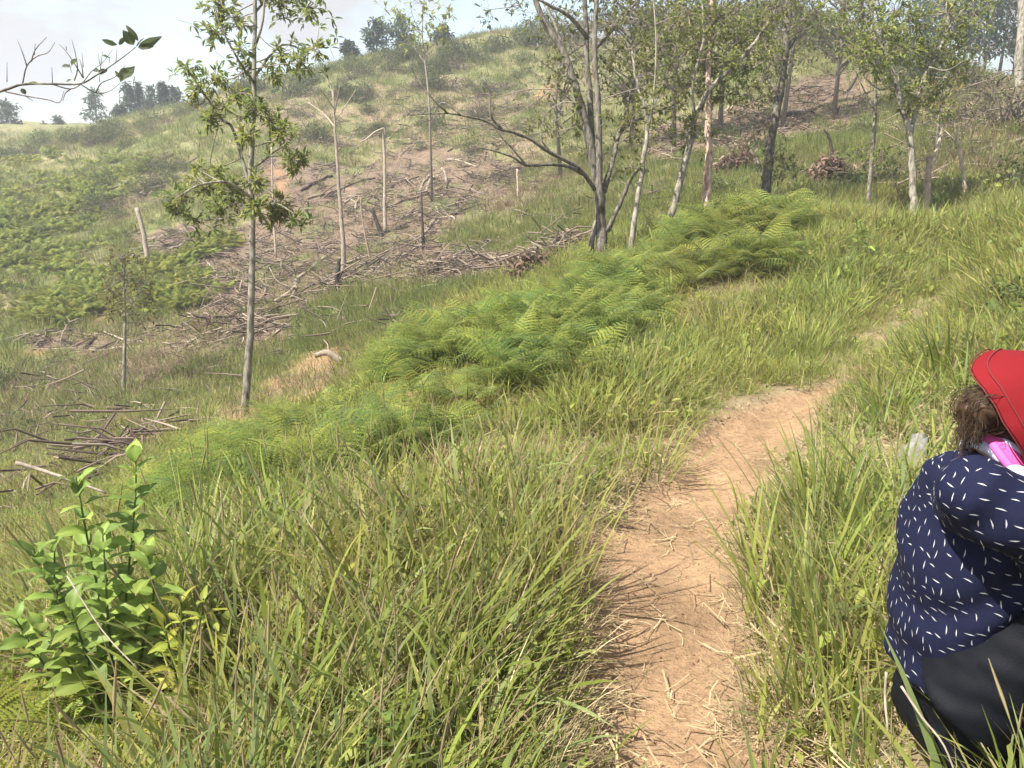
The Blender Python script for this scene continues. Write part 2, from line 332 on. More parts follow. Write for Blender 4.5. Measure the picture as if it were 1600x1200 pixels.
# ------------------------------------------------------------------ grass, litter and fern stuff
GREEN = np.array([(.210,.255,.052),(.245,.280,.060),(.275,.300,.075),(.300,.305,.080),(.205,.250,.088)])
YELLOW = np.array([(.26,.25,.075),(.30,.27,.10),(.24,.25,.06)])
STRAW = np.array([(.36,.285,.160),(.30,.235,.130),(.40,.33,.20),(.25,.18,.11)])
def pick(pal, n, jit=.12):
    c = pal[RNG.integers(0, len(pal), n)] * (1 + jit * RNG.normal(size=(n, 1))); return np.clip(c, .01, .8)
def blades(mb, n, spread, ln, wd, lean, curl, seg, cols, z0=0.0, flat=False):
    a = RNG.random(n) * 2 * math.pi; rr = spread * np.sqrt(RNG.random(n)); b = RNG.random(n) * 2 * math.pi
    root = np.stack([rr * np.cos(b), rr * np.sin(b), np.full(n, z0) - .01], -1)
    u = lambda q: q[0] + (q[1] - q[0]) * RNG.random(n)
    Lg, Wd, le, cu = u(ln), u(wd), u(lean), u(curl)
    phi = np.where(RNG.random(n) < .7, b, a)                      # mostly outwards
    side = np.stack([-np.sin(phi), np.cos(phi), np.zeros(n)], -1)
    tw = (RNG.random(n) - .5) * 1.6
    c = root.copy(); vs = []
    for i in range(seg + 1):
        t = i / seg; th = le + cu * t ** 1.4
        w = Wd * (.55 + .9 * t - 1.45 * t ** 2.2) if i < seg else np.zeros(n)
        d = np.stack([np.sin(th) * np.cos(phi), np.sin(th) * np.sin(phi), np.cos(th)], -1)
        nrm = np.cross(side, d); s = side * np.cos(tw * t)[:, None] + nrm * np.sin(tw * t)[:, None]
        if i < seg: vs += [c - s * (w / 2)[:, None], c + s * (w / 2)[:, None]]
        else: vs.append(c.copy())
        c = c + d * (Lg / seg)[:, None]
    k = 2 * seg + 1; v = np.stack(vs, 1).reshape(-1, 3); o = (np.arange(n) * k)[:, None]
    q = np.concatenate([o + np.array([[2 * i, 2 * i + 1, 2 * i + 3, 2 * i + 2]]) for i in range(seg - 1)]) if seg > 1 else np.zeros((0, 4), int)
    t3 = o + np.array([[2 * seg - 2, 2 * seg - 1, 2 * seg]])
    mb.add(v, [q, t3], np.repeat(cols, k, 0))
    return c
def coll(name, meshes):
    c = bpy.data.collections.new(name)                            # never linked: only a source for the ground cover
    for i, me in enumerate(meshes):
        o = bpy.data.objects.new('%s_%03d' % (name, i), me); c.objects.link(o)
    return c
def scatter(name, pts, rots, scl, ids, c, label, cat):
    n = len(pts); me = bpy.data.meshes.new(name); me.vertices.add(n); me.vertices.foreach_set('co', np.asarray(pts, np.float32).ravel())
    for nm, ty, arr, key in (('rot', 'FLOAT_VECTOR', rots, 'vector'), ('scl', 'FLOAT', scl, 'value'), ('ids', 'INT', ids, 'value')):
        at = me.attributes.new(nm, ty, 'POINT'); at.data.foreach_set(key, np.asarray(arr, np.int32 if ty == 'INT' else np.float32).ravel())
    o = link(name, me, kind='stuff', label=label, category=cat)
    g = bpy.data.node_groups.new(name, 'GeometryNodeTree')
    g.interface.new_socket('Geometry', in_out='INPUT', socket_type='NodeSocketGeometry'); g.interface.new_socket('Geometry', in_out='OUTPUT', socket_type='NodeSocketGeometry')
    gi, go = g.nodes.new('NodeGroupInput'), g.nodes.new('NodeGroupOutput')
    iop = g.nodes.new('GeometryNodeInstanceOnPoints'); ci = g.nodes.new('GeometryNodeCollectionInfo')
    ci.inputs[0].default_value = c; ci.inputs['Separate Children'].default_value = True; ci.inputs['Reset Children'].default_value = True
    iop.inputs['Pick Instance'].default_value = True
    def na(nm, ty):
        x = g.nodes.new('GeometryNodeInputNamedAttribute'); x.data_type = ty; x.inputs[0].default_value = nm; return x.outputs[0]
    k = g.links.new; k(gi.outputs[0], iop.inputs['Points']); k(ci.outputs[0], iop.inputs['Instance'])
    k(na('ids', 'INT'), iop.inputs['Instance Index']); k(na('scl', 'FLOAT'), iop.inputs['Scale'])
    e = g.nodes.new('FunctionNodeEulerToRotation'); k(na('rot', 'FLOAT_VECTOR'), e.inputs[0]); k(e.outputs[0], iop.inputs['Rotation'])
    k(iop.outputs[0], go.inputs[0]); m = o.modifiers.new('scatter', 'NODES'); m.node_group = g
    return o
def polar(n, r0, r1, half, k=1.0):
    u = RNG.random(n); r = r0 * (r1 / r0) ** (u ** k); a = (RNG.random(n) * 2 - 1) * math.radians(half)
    return r * np.sin(a), r * np.cos(a), r
def rotz(n, tilt=.15):
    return np.stack([RNG.normal(size=n) * tilt, RNG.normal(size=n) * tilt, RNG.random(n) * 2 * math.pi], -1)

tall, fine, straw, weed, litter = [], [], [], [], []
for i in range(5):
    m = MB(); blades(m, 6, .06, (.16, .42), (.008, .016) if i < 2 else (.012, .023), (.05, .85), (.1, 1.4), 5, pick(GREEN if i < 4 else np.vstack([GREEN, YELLOW]), 6))
    
    if i == 0:
        for j in range(1):
            a = RNG.random() * 6.28; e = np.array([math.cos(a) * .12, math.sin(a) * .12, .34 + .14 * RNG.random()]); tube(m, [(0, 0, 0), e * .5 + [0, 0, .02], e], [.0014, .0011, .0008], 3, (.30, .29, .12), cap=False); tube(m, [e * .86 + [0, 0, .004], e * .94, e * 1.05], [.0012, .0026, .0006], 4, (.36, .30, .17), cap=False)
    blades(m, 4, .05, (.15, .4), (.004, .008), (.2, .7), (.3, 1.3), 4, pick(np.vstack([YELLOW, STRAW]), 4)); tall.append(m.mesh('grass_tall', M_GRASS))
for i in range(5):
    m = MB(); blades(m, 14, .07, (.12, .28), (.0035, .007), (.1, .7), (.1, 1.1), 4, pick(np.vstack([GREEN, GREEN, YELLOW]), 14))
    blades(m, 6, .07, (.10, .22), (.003, .005), (.3, 1.1), (.2, .9), 3, pick(STRAW, 6)); fine.append(m.mesh('grass_fine', M_GRASS))
for i in range(4):
    m = MB(); blades(m, 18, .09, (.10, .30), (.003, .006), (.5, 1.4), (.1, .6), 3, pick(STRAW, 18)); straw.append(m.mesh('grass_straw', M_DEADLEAF))
LEAF_T = np.array([(0,0,0),(.35,.5,.10),(.35,0,-.02),(.35,-.5,.10),(.70,.36,.05),(.70,0,-.06),(.70,-.36,.05),(1,0,-.14)])
LEAF_F3 = np.array([(0,2,1),(0,3,2),(4,5,7),(5,6,7)]); LEAF_F4 = np.array([(1,2,5,4),(2,3,6,5)])
def leaves(mb, pos, dirs, ln, wd, cols, up=None, bend=1.0):
    """leaves (lanceolate, folded along the midrib) at pos pointing along dirs"""
    n = len(pos); d = dirs / (np.linalg.norm(dirs, axis=1)[:, None] + 1e-9)
    u0 = np.array([0, 0, 1.0]) + RNG.normal(size=(n, 3)) * .35 if up is None else up
    s = np.cross(u0, d); s /= np.linalg.norm(s, axis=1)[:, None] + 1e-9; u = np.cross(d, s)
    T = LEAF_T; v = pos[:, None] + ln[:, None, None] * (T[None, :, 0:1] * d[:, None] + bend * T[None, :, 2:3] * u[:, None]) + wd[:, None, None] * T[None, :, 1:2] * s[:, None]
    o = (np.arange(n) * 8)[:, None, None]
    mb.add(v.reshape(-1, 3), [(o + LEAF_F3[None]).reshape(-1, 3), (o + LEAF_F4[None]).reshape(-1, 4)], np.repeat(cols, 8, 0))
def nice_leaf(ln, hw, col, bend=1.0, st=8):
    """one broad leaf along +X with a folded midrib, drooping tip and slightly wavy edge"""
    t = np.linspace(0, 1, st); w = hw * np.sin(math.pi * t ** .8) ** .85 * (1 + .06 * RNG.normal(size=st)); w[0] = .0012; w[-1] = .0004
    z = -bend * ln * .22 * t ** 2.2 + ln * .04 * np.sin(t * 3); wv = hw * .14 * np.sin(t * 11 + RNG.random() * 6); v, cc = [], []
    for i in range(st):
        v += [(ln * t[i], -w[i], z[i] + w[i] * .32 + wv[i]), (ln * t[i], -w[i] * .5, z[i] + w[i] * .20), (ln * t[i], 0, z[i]), (ln * t[i], w[i] * .5, z[i] + w[i] * .20), (ln * t[i], w[i], z[i] + w[i] * .32 - wv[i])]
        e = np.array([1.05, 1.0, .8]) * (1 + .07 * RNG.normal()); k = col * (1 + .08 * RNG.normal()); tipc = np.array([1 + .35 * (t[i] > .93), 1 - .1 * (t[i] > .93), 1]); cc += [k * e * tipc, k, col * np.array([1.35, 1.25, 1.3]), k, k * e * tipc]
    i = np.arange(st - 1)[:, None] * 5 + np.arange(4)[None]; q = np.stack([i, i + 5, i + 6, i + 1], -1).reshape(-1, 4)
    m = MB(); m.add(v, [q[:, ::-1]], np.clip(cc, .01, .7)); return m
def rdir(n, up=0.0):
    v = RNG.normal(size=(n, 3)); v /= np.linalg.norm(v, axis=1)[:, None]; v[:, 2] += up; return v
for i in range(4):
    m = MB(); k = 14; p = np.c_[RNG.normal(size=(k, 2)) * .05, RNG.random(k) * .16]
    leaves(m, p, rdir(k, .3), .04 + .04 * RNG.random(k), .018 + .02 * RNG.random(k), pick(GREEN * 1.05, k))
    for j in range(4): tube(m, [(0, 0, -.02), p[j]], .002, 3, (.14, .17, .05))
    weed.append(m.mesh('weed', M_GRASS))
for i in range(6):
    m = MB(); k = 9; 
    for j in range(k):
        a = RNG.random() * 6.28; L_ = .03 + .13 * RNG.random() ** 2; q = RNG.normal(size=2) * .07; w = .0009 + .0018 * RNG.random(); h = .004 + .012 * RNG.random(2)
        dx, dy = math.cos(a), math.sin(a); bnd = RNG.normal() * .07 * L_
        pts = np.array([(q[0] - dx * L_ / 2, q[1] - dy * L_ / 2, h[0]), (q[0] - dy * bnd, q[1] + dx * bnd, .008), (q[0] + dx * L_ / 2, q[1] + dy * L_ / 2, h[1])])
        s = np.array([-dy, dx, 0]) * w
        m.add(np.vstack([pts - s, pts + s]), [np.array([(0, 1, 4, 3), (1, 2, 5, 4)])], pick(STRAW, 1)[0])
    litter.append(m.mesh('litter', M_DEADLEAF))
hillg, hills, sticks_ = [], [], []
for i in range(5):
    m = MB(); blades(m, 26, .20, (.10, .26), (.010, .020), (.2, .9), (.1, .9), 2, pick(np.array([(.150,.195,.048),(.185,.215,.056),(.215,.23,.072),(.25,.235,.095)]), 26)); hillg.append(m.mesh('hill_grass', M_GRASS))
for i in range(4):
    m = MB(); blades(m, 22, .22, (.10, .30), (.007, .015), (.4, 1.4), (.1, .6), 2, pick(np.array([(.25,.19,.12),(.20,.145,.095),(.30,.235,.15),(.16,.115,.08)]), 22)); hills.append(m.mesh('hill_straw', M_DEADLEAF))
for i in range(6):
    m = MB()
    for j in range(7):
        a = RNG.random() * 6.28; L_ = .25 + .7 * RNG.random() ** 2; q = RNG.normal(size=3) * .22; q[2] = abs(q[2]) * .25; d = np.array([math.cos(a), math.sin(a), RNG.normal() * .18])
        tube(m, [q - d * L_ / 2, q + RNG.normal(size=3) * .03, q + d * L_ / 2], [.012, .010, .004], 4, pick(np.array([(.26,.20,.155),(.18,.135,.105),(.34,.28,.22),(.08,.062,.05)]), 1)[0], cap=False)
    sticks_.append(m.mesh('brush', M_DEADLEAF))

def frond(mb, L_, azim, lean, curl, npin, npul, cols, base=(0, 0, 0), petiole=.30, wide=.42, stem=(.16,.17,.06)):
    """one bracken frond: arching stalk, pinnae in pairs, pinnules along each pinna"""
    S = 14; c = np.array(base, float); pts = [c.copy()]; dirs = []
    roll = RNG.normal() * .25
    for i in range(S):
        th = lean + curl * ((i + 1) / S) ** 1.3
        d = np.array([math.sin(th) * math.cos(azim), math.sin(th) * math.sin(azim), math.cos(th)]); dirs.append(d); c = c + d * L_ / S; pts.append(c.copy())
    pts = np.array(pts); dirs.append(dirs[-1]); dirs = np.array(dirs)
    tube(mb, pts[::2], np.linspace(.0045, .001, len(pts[::2])), 4, stem, cap=False)
    side0 = np.array([-math.sin(azim), math.cos(azim), 0.0])
    ts = np.repeat(petiole + (1 - petiole) * (np.arange(npin) + .3) / npin, 2); sg = np.tile([1.0, -1.0], npin)
    f = ts * S; i0 = np.minimum(f.astype(int), S - 1); fr = (f - i0)[:, None]
    p = pts[i0] * (1 - fr) + pts[i0 + 1] * fr; d = dirs[i0]; up = np.cross(d, side0); up *= np.sign(up[:, 2:3] + 1e-6)
    side = side0 * math.cos(roll) + up * math.sin(roll)
    tt = (ts - petiole) / (1 - petiole)
    pl = L_ * wide * np.minimum(1, .55 + 1.6 * tt) * (1 - tt) ** .85 + .012
    pd = side * sg[:, None] * .86 + d * .5 - up * .10; pd /= np.linalg.norm(pd, axis=1)[:, None]
    droop = -np.array([0, 0, 1.0]) * (.25 + .2 * RNG.random(len(ts)))[:, None]
    n = len(ts)
    if npul == 0:
        w = L_ * .024
        v = np.stack([p - d * w, p + d * w, p + (pd + droop * .5) * pl[:, None] * .55 + d * w * .7, p + (pd + droop) * pl[:, None]], 1)
        o = (np.arange(n) * 4)[:, None]; mb.add(v.reshape(-1, 3), [o + np.array([[0, 1, 2]]), o + np.array([[0, 2, 3]])], np.repeat(cols[RNG.integers(0, len(cols), n)], 4, 0)); return
    us = (np.arange(npul) + .5) / npul
    c0 = p[:, None] + pl[:, None, None] * (us[None, :, None] * pd[:, None] + (us ** 2)[None, :, None] * droop[:, None])
    pw = L_ * .027 * (1 - .75 * us[None]) * np.minimum(1, pl[:, None] / (.2 * L_)) + .002; hw = pl[:, None] / npul * .52
    v = []
    for s2 in (1, -1):
        q = d * s2 * .9 + pd * .45; q /= np.linalg.norm(q, axis=1)[:, None]
        a = c0 - pd[:, None] * hw[..., None]; b = c0 + pd[:, None] * hw[..., None]; tip = c0 + q[:, None] * pw[..., None] - up[:, None] * pw[..., None] * .15
        v.append(np.stack([a, b, tip], 2))
    v = np.stack(v, 2).reshape(-1, 3); k = len(v) // 3
    cc = np.repeat(cols[RNG.integers(0, len(cols), n)], npul * 2 * 3, 0)
    mb.add(v, [np.arange(k * 3).reshape(-1, 3)], cc)
FERNC = np.array([(.170,.230,.052),(.200,.250,.056),(.225,.262,.058),(.150,.210,.070),(.265,.285,.062)])
FERND = np.array([(.25,.20,.08),(.28,.25,.08)])
fernhi, fernlo = [], []
for i in range(6):
    m = MB(); k = 6
    for j in range(k): frond(m, .55 + .3 * RNG.random(), 6.28 * (j + RNG.random() * .8) / k, .15 + .4 * RNG.random(), 1.0 + .8 * RNG.random(), 12, 10, pick(FERNC if RNG.random() > .03 else FERND, 4), stem=(.22,.20,.07))
    fernhi.append(m.mesh('fern', M_FERN))
for i in range(5):
    m = MB(); k = 9
    for j in range(k): frond(m, .5 + .35 * RNG.random(), 6.28 * (j + RNG.random() * .8) / k, .3 + .6 * RNG.random(), .8 + .7 * RNG.random(), 11, 0, pick(FERNC * np.array([1.0, .92, .8]), 4))
    fernlo.append(m.mesh('fern_far', M_FERN))

def new_mid(i):
    m = MB()
    if i < 9: blades(m, 18, .09, (.08, .30), (.008, .018), (.1, 1.0), (.1, 1.2), 3, pick(GREEN if i % 2 else np.vstack([GREEN, YELLOW]), 18)); blades(m, 4, .1, (.1, .25), (.003, .006), (.3, 1.2), (.1, .9), 3, pick(STRAW, 4))
    else: blades(m, 18, .12, (.10, .28), (.004, .009), (.4, 1.4), (.1, .7), 3, pick(np.vstack([STRAW, YELLOW]), 18))
    return m.mesh('turf', M_GRASS)
def put(x, y, lift=0.0): return np.stack([x, y, H(x, y) + lift], -1)
# -- near grass on the ridge
x, y, r = polar(14500, 1.0, 16, 50); xe, ye, re = polar(2500, .6, 4, 110)
x = np.r_[x, xe]; y = np.r_[y, ye]; r = np.r_[r, re]
pdist = path_d(x, y); onhl = y > np.interp(x, VAL[:, 0], VAL[:, 1])
fern_m = inpoly(x, y, FERN); zone = fbm(x * .9, y * .9, 101, 3); z2 = fbm(x * 2.5, y * 2.5, 111, 3)
PERSON_XY = (.93, 1.36)
pers = np.hypot(x - PERSON_XY[0], y - PERSON_XY[1]) < .30
KEEP = [(G(45,1165), .28), (G(45,1250, .8), .25), (G(165,1180), .26), (G(170,1260, .8), .22), (G(255,1195), .18), (P(160,1090,2.25), .16), (P(295,1060,2.1), .10), (P(1432,712,3.4), .22), (P(618,1195,1.75), .10), (P(965,612,5.4), .22)]
clear = np.zeros(len(x), bool)
for q_, r_ in KEEP: clear |= np.hypot(x - q_[0], y - q_[1]) < r_
keep = (pdist > -.02 + .05 * RNG.random(len(x))) & ~onhl & ~pers & ~clear & ~mask(x, y, CLAY, .35) & ~(fern_m & (RNG.random(len(x)) < .85))
x, y, r, pdist, zone, z2 = (a[keep] for a in (x, y, r, pdist, zone, z2)); n = len(x)
left = smooth(.15, -.5, x - np.interp(y, PATH[:, 1], PATH[:, 0])) * smooth(5.2, 3.6, y)
right = smooth(.2, .5, x - np.interp(y, PATH[:, 1], PATH[:, 0]))
ptall = .15 + .45 * left + .25 * smooth(.45, .6, zone) * (y < 9)
pstraw = .26 + .30 * smooth(.5, .62, z2) + .35 * smooth(.25, 0, pdist) + .10 * right
pstraw = pstraw * (1 - .6 * right * (y < 3.2)); ptall = ptall + .25 * right * (y < 3.2)
u = RNG.random(n); ids = np.where(u < ptall, RNG.integers(0, 5, n), 5 + RNG.integers(0, 5, n))
ids = np.where(RNG.random(n) < pstraw, 10 + RNG.integers(0, 4, n), ids); ids = np.where(RNG.random(n) < .09, 14 + RNG.integers(0, 4, n), ids)
scl = (.75 + .5 * RNG.random(n)) * (.55 + .45 * smooth(0, .35, pdist)) * (1 + .15 * left) * (1 - .25 * right * (y > 3))
scl *= np.where((x < -1.5) & (y > 5), .6, 1.0) * (1 - .5 * smooth(3.0, 3.9, y) * smooth(.0, -.6, x - np.interp(y, PATH[:, 1], PATH[:, 0])))
scatter('grass', put(x, y), rotz(n), scl, ids, coll('grass_source', tall + fine + straw + weed), 'long green and straw coloured grass covering the ridge', 'grass')
# -- turf between the path, the ferns and the row of trees
x, y, r = polar(30000, 4.2, 17, 50, .85); pdist = path_d(x, y); fern_m = inpoly(x, y, FERN); onhl = y > np.interp(x, VAL[:, 0], VAL[:, 1])
keep = (pdist > .02 + .10 * RNG.random(len(x))) & ~onhl & ~(fern_m & (RNG.random(len(x)) < .75)) & ~mask(x, y, CLAY, .35) & ~mask(x, y, BURNT); x, y, r, pdist = x[keep], y[keep], r[keep], pdist[keep]; n = len(x)
mid = [new_mid(i) for i in range(6)]; z2 = fbm(x * 1.1, y * 1.1, 171, 3); u = RNG.random(n); lf = smooth(-.6, -2, x)
ids = np.where(u < .14 + .5 * smooth(.52, .64, z2), 6 + RNG.integers(0, 3, n), RNG.integers(0, 6, n))
ids = np.where(RNG.random(n) < .07, 9 + RNG.integers(0, 4, n), ids)
scatter('turf', put(x, y), rotz(n, .2), (.7 + .6 * RNG.random(n)) * (.25 + 1.5 * fbm(x * 1.4, y * 1.4, 181, 3)) * (1 - .35 * lf) * (.45 + .55 * smooth(0, .6, pdist)), ids, coll('turf_source', mid + [new_mid(9) for i in range(3)] + weed), 'thick bright green turf between the path and the row of trees', 'grass')
# -- trodden straw on and beside the path
x, y, r = polar(5200, 1.2, 9, 42, 1.0); pdist = path_d(x, y); keep = (pdist < .45) & (RNG.random(len(x)) < np.where(pdist < -.08, .17, .6)); x, y = x[keep], y[keep]; n = len(x)
scatter('dry_grass_litter', put(x, y, .002), rotz(n, .05), .45 + .55 * RNG.random(n), RNG.integers(0, 6, n), coll('litter_source', litter), 'trodden dry grass scraps strewn over the clay path', 'grass litter')
x, y, r = polar(5200, 1.0, 7, 55); pdist = path_d(x, y); keep = (pdist > .0) & (np.hypot(x - PERSON_XY[0], y - PERSON_XY[1]) > .3); x, y = x[keep], y[keep]; n = len(x)
scatter('dead_thatch', put(x, y, .01), rotz(n, .3), .7 + .5 * RNG.random(n), 6 + RNG.integers(0, 4, n) if False else RNG.integers(0, 6, n), coll('thatch_source', litter), 'tan dead thatch lying between the living grass', 'dead grass')
crumb = []
for i in range(5):
    m = MB(); p = RNG.normal(size=(6, 3)); p /= np.linalg.norm(p, axis=1)[:, None]; p = np.array([(1, 0, 0), (-.9, .1, 0), (0, 1, 0), (.1, -.8, 0), (0, 0, .8), (0, .1, -.5)]) * (1 + .3 * RNG.normal(size=(6, 1))) * .006
    m.add(p, [np.array([(0, 2, 4), (2, 1, 4), (1, 3, 4), (3, 0, 4), (2, 0, 5), (1, 2, 5), (3, 1, 5), (0, 3, 5)])], pick(np.array([(.26, .155, .09), (.20, .115, .068), (.30, .20, .125)]), 1)[0]); crumb.append(m.mesh('crumb', M_DEADLEAF))
x, y, r = polar(9000, 1.2, 6.5, 42); pdist = path_d(x, y); keep = (pdist < .08) & (fbm(x * 5, y * 5, 191, 3) > .50); x, y = x[keep], y[keep]; n = len(x)
scatter('clay_crumbs', put(x, y, .001), rotz(n, .6), .35 + 1.4 * RNG.random(n) ** 4, RNG.integers(0, 5, n), coll('crumb_source', crumb), 'small crumbs of clay loose on the path', 'soil crumbs')
# -- bracken over the shoulder of the ridge
bx = np.array([p[0] for p in FERN]); by = np.array([p[1] for p in FERN])
x = RNG.uniform(bx.min(), bx.max(), 9000); y = RNG.uniform(by.min(), by.max(), 9000); keep = inpoly(*wob(x, y, .7, 1.1), FERN) & (fbm(x * 1.1, y * 1.1, 131, 3) > .50); x, y = x[keep], y[keep]
n = min(len(x), 1050); x, y = x[:n], y[:n]; far = smooth(5, 9, y)
scatter('bracken_ferns', put(x, y), rotz(n, .2), (.32 + .55 * RNG.random(n)) * (.8 + .8 * far * fbm(x * .7, y * .7, 141, 2)), RNG.integers(0, 6, n), coll('fern_source', fernhi), 'bright green bracken covering the shoulder of the ridge', 'bracken')
# -- hillside cover
x, y, r = polar(62000, 7.5, 62, 46); hillm = y > np.interp(x, VAL[:, 0], VAL[:, 1]) - 1.5
lefts = (x < -1.2) & (y > 4.5) & (RNG.random(len(x)) < .5); keep = hillm | lefts; x, y, r = x[keep], y[keep], r[keep]; n = len(x)
bm = mask(x, y, BURNT); dm = mask(x, y, DRY); hf = mask(x, y, HILLFERN); cm_ = mask(x, y, CLAY, .35); zn = fbm(x * .35, y * .35, 151, 4); u = RNG.random(n); u2 = RNG.random(n)
kind = np.where(zn + .35 * (u - .5) > .60, 1, 0)                      # 0 green, 1 straw, 2 sticks, 3 fern
kind = np.where(bm, np.where(u < .15, 2, np.where(u < .27, 1, np.where((u < .40) & (zn + .3 * (u2 - .5) > .50), 0, -1))), kind)
kind = np.where(dm & ~bm, np.where(u < .16, 2, np.where(u < .55, 1, 0)), kind)
kind = np.where(~bm & ~dm & (u2 < .012), 2, kind); kind = np.where(hf & ~bm & (u2 < .15 + .75 * smooth(.42, .56, fbm(x * .8, y * .8, 161, 3))), 3, kind); kind = np.where(cm_ & (u2 < .80), -1, kind)
def some(k): return kind == k
s = some(0) | some(1)
scatter('hill_grass', put(x[s], y[s]), rotz(s.sum(), .2), (.7 + .7 * RNG.random(s.sum())) * (.8 + r[s] / 80) * np.where((r[s] < 13) & (x[s] < -1.2), .7, 1), np.where(kind[s] == 0, RNG.integers(0, 5, s.sum()), 5 + RNG.integers(0, 4, s.sum())), coll('hill_grass_source', hillg + hills), 'short green and yellowed grass on the hillside', 'grass')
s = some(2)
scatter('brush_litter', put(x[s], y[s], .02), rotz(s.sum(), .2), .5 + .9 * RNG.random(s.sum()), RNG.integers(0, 6, s.sum()), coll('brush_source', sticks_), 'dry twigs and cut brush strewn over the cleared slope', 'brush')
s = some(3)
scatter('hill_bracken', put(x[s], y[s]), rotz(s.sum(), .25), .30 + .45 * RNG.random(s.sum()), RNG.integers(0, 5, s.sum()), coll('far_fern_source', fernlo), 'low yellow green bracken on the far slope', 'bracken')
# ------------------------------------------------------------------ trees
def limb_pts(pxs, d, jit=0.0, per=4):
    """pxs: [(px,py[,dd])] -> smooth world polyline at distance d (+dd per point)"""
    p = [P(q[0], q[1], d + (q[2] if len(q) > 2 else 0)) for q in pxs]
    c = curve_pts(p, per)
    if jit: c[1:-1] += RNG.normal(size=c[1:-1].shape) * jit
    return c
def add_limb(name, parent, pts, r0, r1, m, base, sides=7, rough=.12):
    mb = MB(); tube(mb, np.asarray(pts) - base, np.linspace(r0, r1, len(pts)), sides, rough=rough)
    return link(name, mb.mesh(name, m, True), parent)
TREELEAF = np.array([(.105,.150,.036),(.135,.175,.042),(.165,.195,.048),(.115,.160,.052)])
YLEAF = np.array([(.16,.16,.030),(.20,.17,.035)])
def crown(parent, base, clumps, skel, leaf, pal, per=7, name='crown', m=None, twigm=None, sing=0, aspect=.32, spread=.55, up=.15, twig_r=.004):
    """clumps: (px,py,d,radius_px,n rosettes). Rosettes of leaves on twigs that run back to the nearest limb."""
    mb, tw = MB(), MB(); S = np.concatenate(skel); allp = []
    for (px, py, d, rp, k) in clumps:
        c = P(px, py, d); rad = rp / FPX * d
        q = S[np.argmin(((S - c) ** 2).sum(1))]
        mid = (q + c) / 2 + RNG.normal(size=3) * rad * .25
        tube(tw, curve_pts([q, mid, c], 3) - base, np.linspace(twig_r * 1.8, twig_r, 7), 4, cap=False)
        o = RNG.normal(size=(k, 3)); o /= np.linalg.norm(o, axis=1)[:, None]; o = c + o * rad * (RNG.random((k, 1)) ** .45)
        for t in o:
            tube(tw, np.array([c + (t - c) * .1, (c + t) / 2 + RNG.normal(size=3) * rad * .08, t]) - base, [twig_r, twig_r * .7, twig_r * .4], 3, cap=False)
            nl = max(3, int(per * (.6 + .8 * RNG.random()))); ax = (t - c) / (np.linalg.norm(t - c) + 1e-6)
            dr = ax * .7 + RNG.normal(size=(nl, 3)) * spread + np.array([0, 0, up - .1])
            ln = leaf * (.6 + .7 * RNG.random(nl)); pos = t + dr * leaf * .12 - ax * RNG.random((nl, 1)) * leaf * .8
            p_ = pal if RNG.random() > .10 else np.vstack([pal, YLEAF])
            leaves(mb, pos - base, dr, ln, ln * aspect * (.8 + .4 * RNG.random(nl)), pick(p_, nl, .18))
    link('twigs', tw.mesh('twigs', twigm or M_TWIG), parent, kind='stuff')
    o = link(name, mb.mesh(name, m or M_LEAF), parent, kind='stuff')
    return o
def sprays(parent, base, tips, leaf, pal, per=8, m=None, aspect=.3):
    """outer leaf sprays that can be told apart: each one a part"""
    for (px, py, d) in tips:
        t = P(px, py, d); mb = MB(); ax = RNG.normal(size=3); ax /= np.linalg.norm(ax)
        dr = ax * .5 + RNG.normal(size=(per, 3)) * .6; ln = leaf * (.7 + .6 * RNG.random(per)); leaves(mb, np.zeros((per, 3)) + dr * .01, dr, ln, ln * aspect, pick(pal, per, .15))
        tube(mb, [(0, 0, 0), -ax * leaf * 1.5], [.002, .003], 3, (.15, .13, .09))
        o = link('leaf_spray', mb.mesh('leaf_spray', m or M_LEAF), parent); o.location = t - base
def tree(name, label, cat, foot, d, limbs, bark, group=None, sides=8):
    """limbs: [(points px, r0, r1)], the first one is the trunk; its foot runs down to the ground"""
    base = onto(P(foot[0], foot[1], d)); t = empty(name, base, label, cat, group); sk = []
    for i, (pxs, r0, r1) in enumerate(limbs):
        p = limb_pts(pxs, d, r0 * .12)
        if i == 0:
            p[0] = base + [0, 0, -.12] if abs(p[0][2] - base[2]) > .02 else p[0] - [0, 0, .12]
        sk.append(p); add_limb('trunk' if i == 0 else 'branch', t, p, r0, r1, bark, base, sides if i == 0 else 6)
    return t, base, sk

# slim tree standing alone at the left of the ridge
DL = 8.0
t, b, sk = tree('slim_tree', 'slim pale trunked tree with tufts of glossy leaves standing alone left of the ferns', 'tree', (382,650), DL,
 [([(382,652),(388,560),(394,400),(393,260),(397,150),(398,40),(398,-120)], .042, .016),
  ([(393,300),(365,205,.1),(345,185,.15),(315,140,.2),(290,100,.2)], .020, .006), ([(397,75),(411,32,-.1),(416,-40,-.1)], .016, .008),
  ([(394,310),(355,285,-.3),(310,290,-.5),(275,310,-.6)], .016, .006), ([(394,325),(430,318,-.2),(462,335,-.3)], .013, .005),
  ([(395,265),(425,240,.25),(450,225,.4)], .013, .005), ([(397,120),(440,70,.3),(480,80,.45),(505,60,.5)], .015, .005), ([(397,130),(370,90,-.3),(345,40,-.4),(335,10,-.4)], .014, .005),
  ([(398,20),(440,-20,.2),(490,5,.3)], .013, .005)], M_TRUNK)
cl_ = []
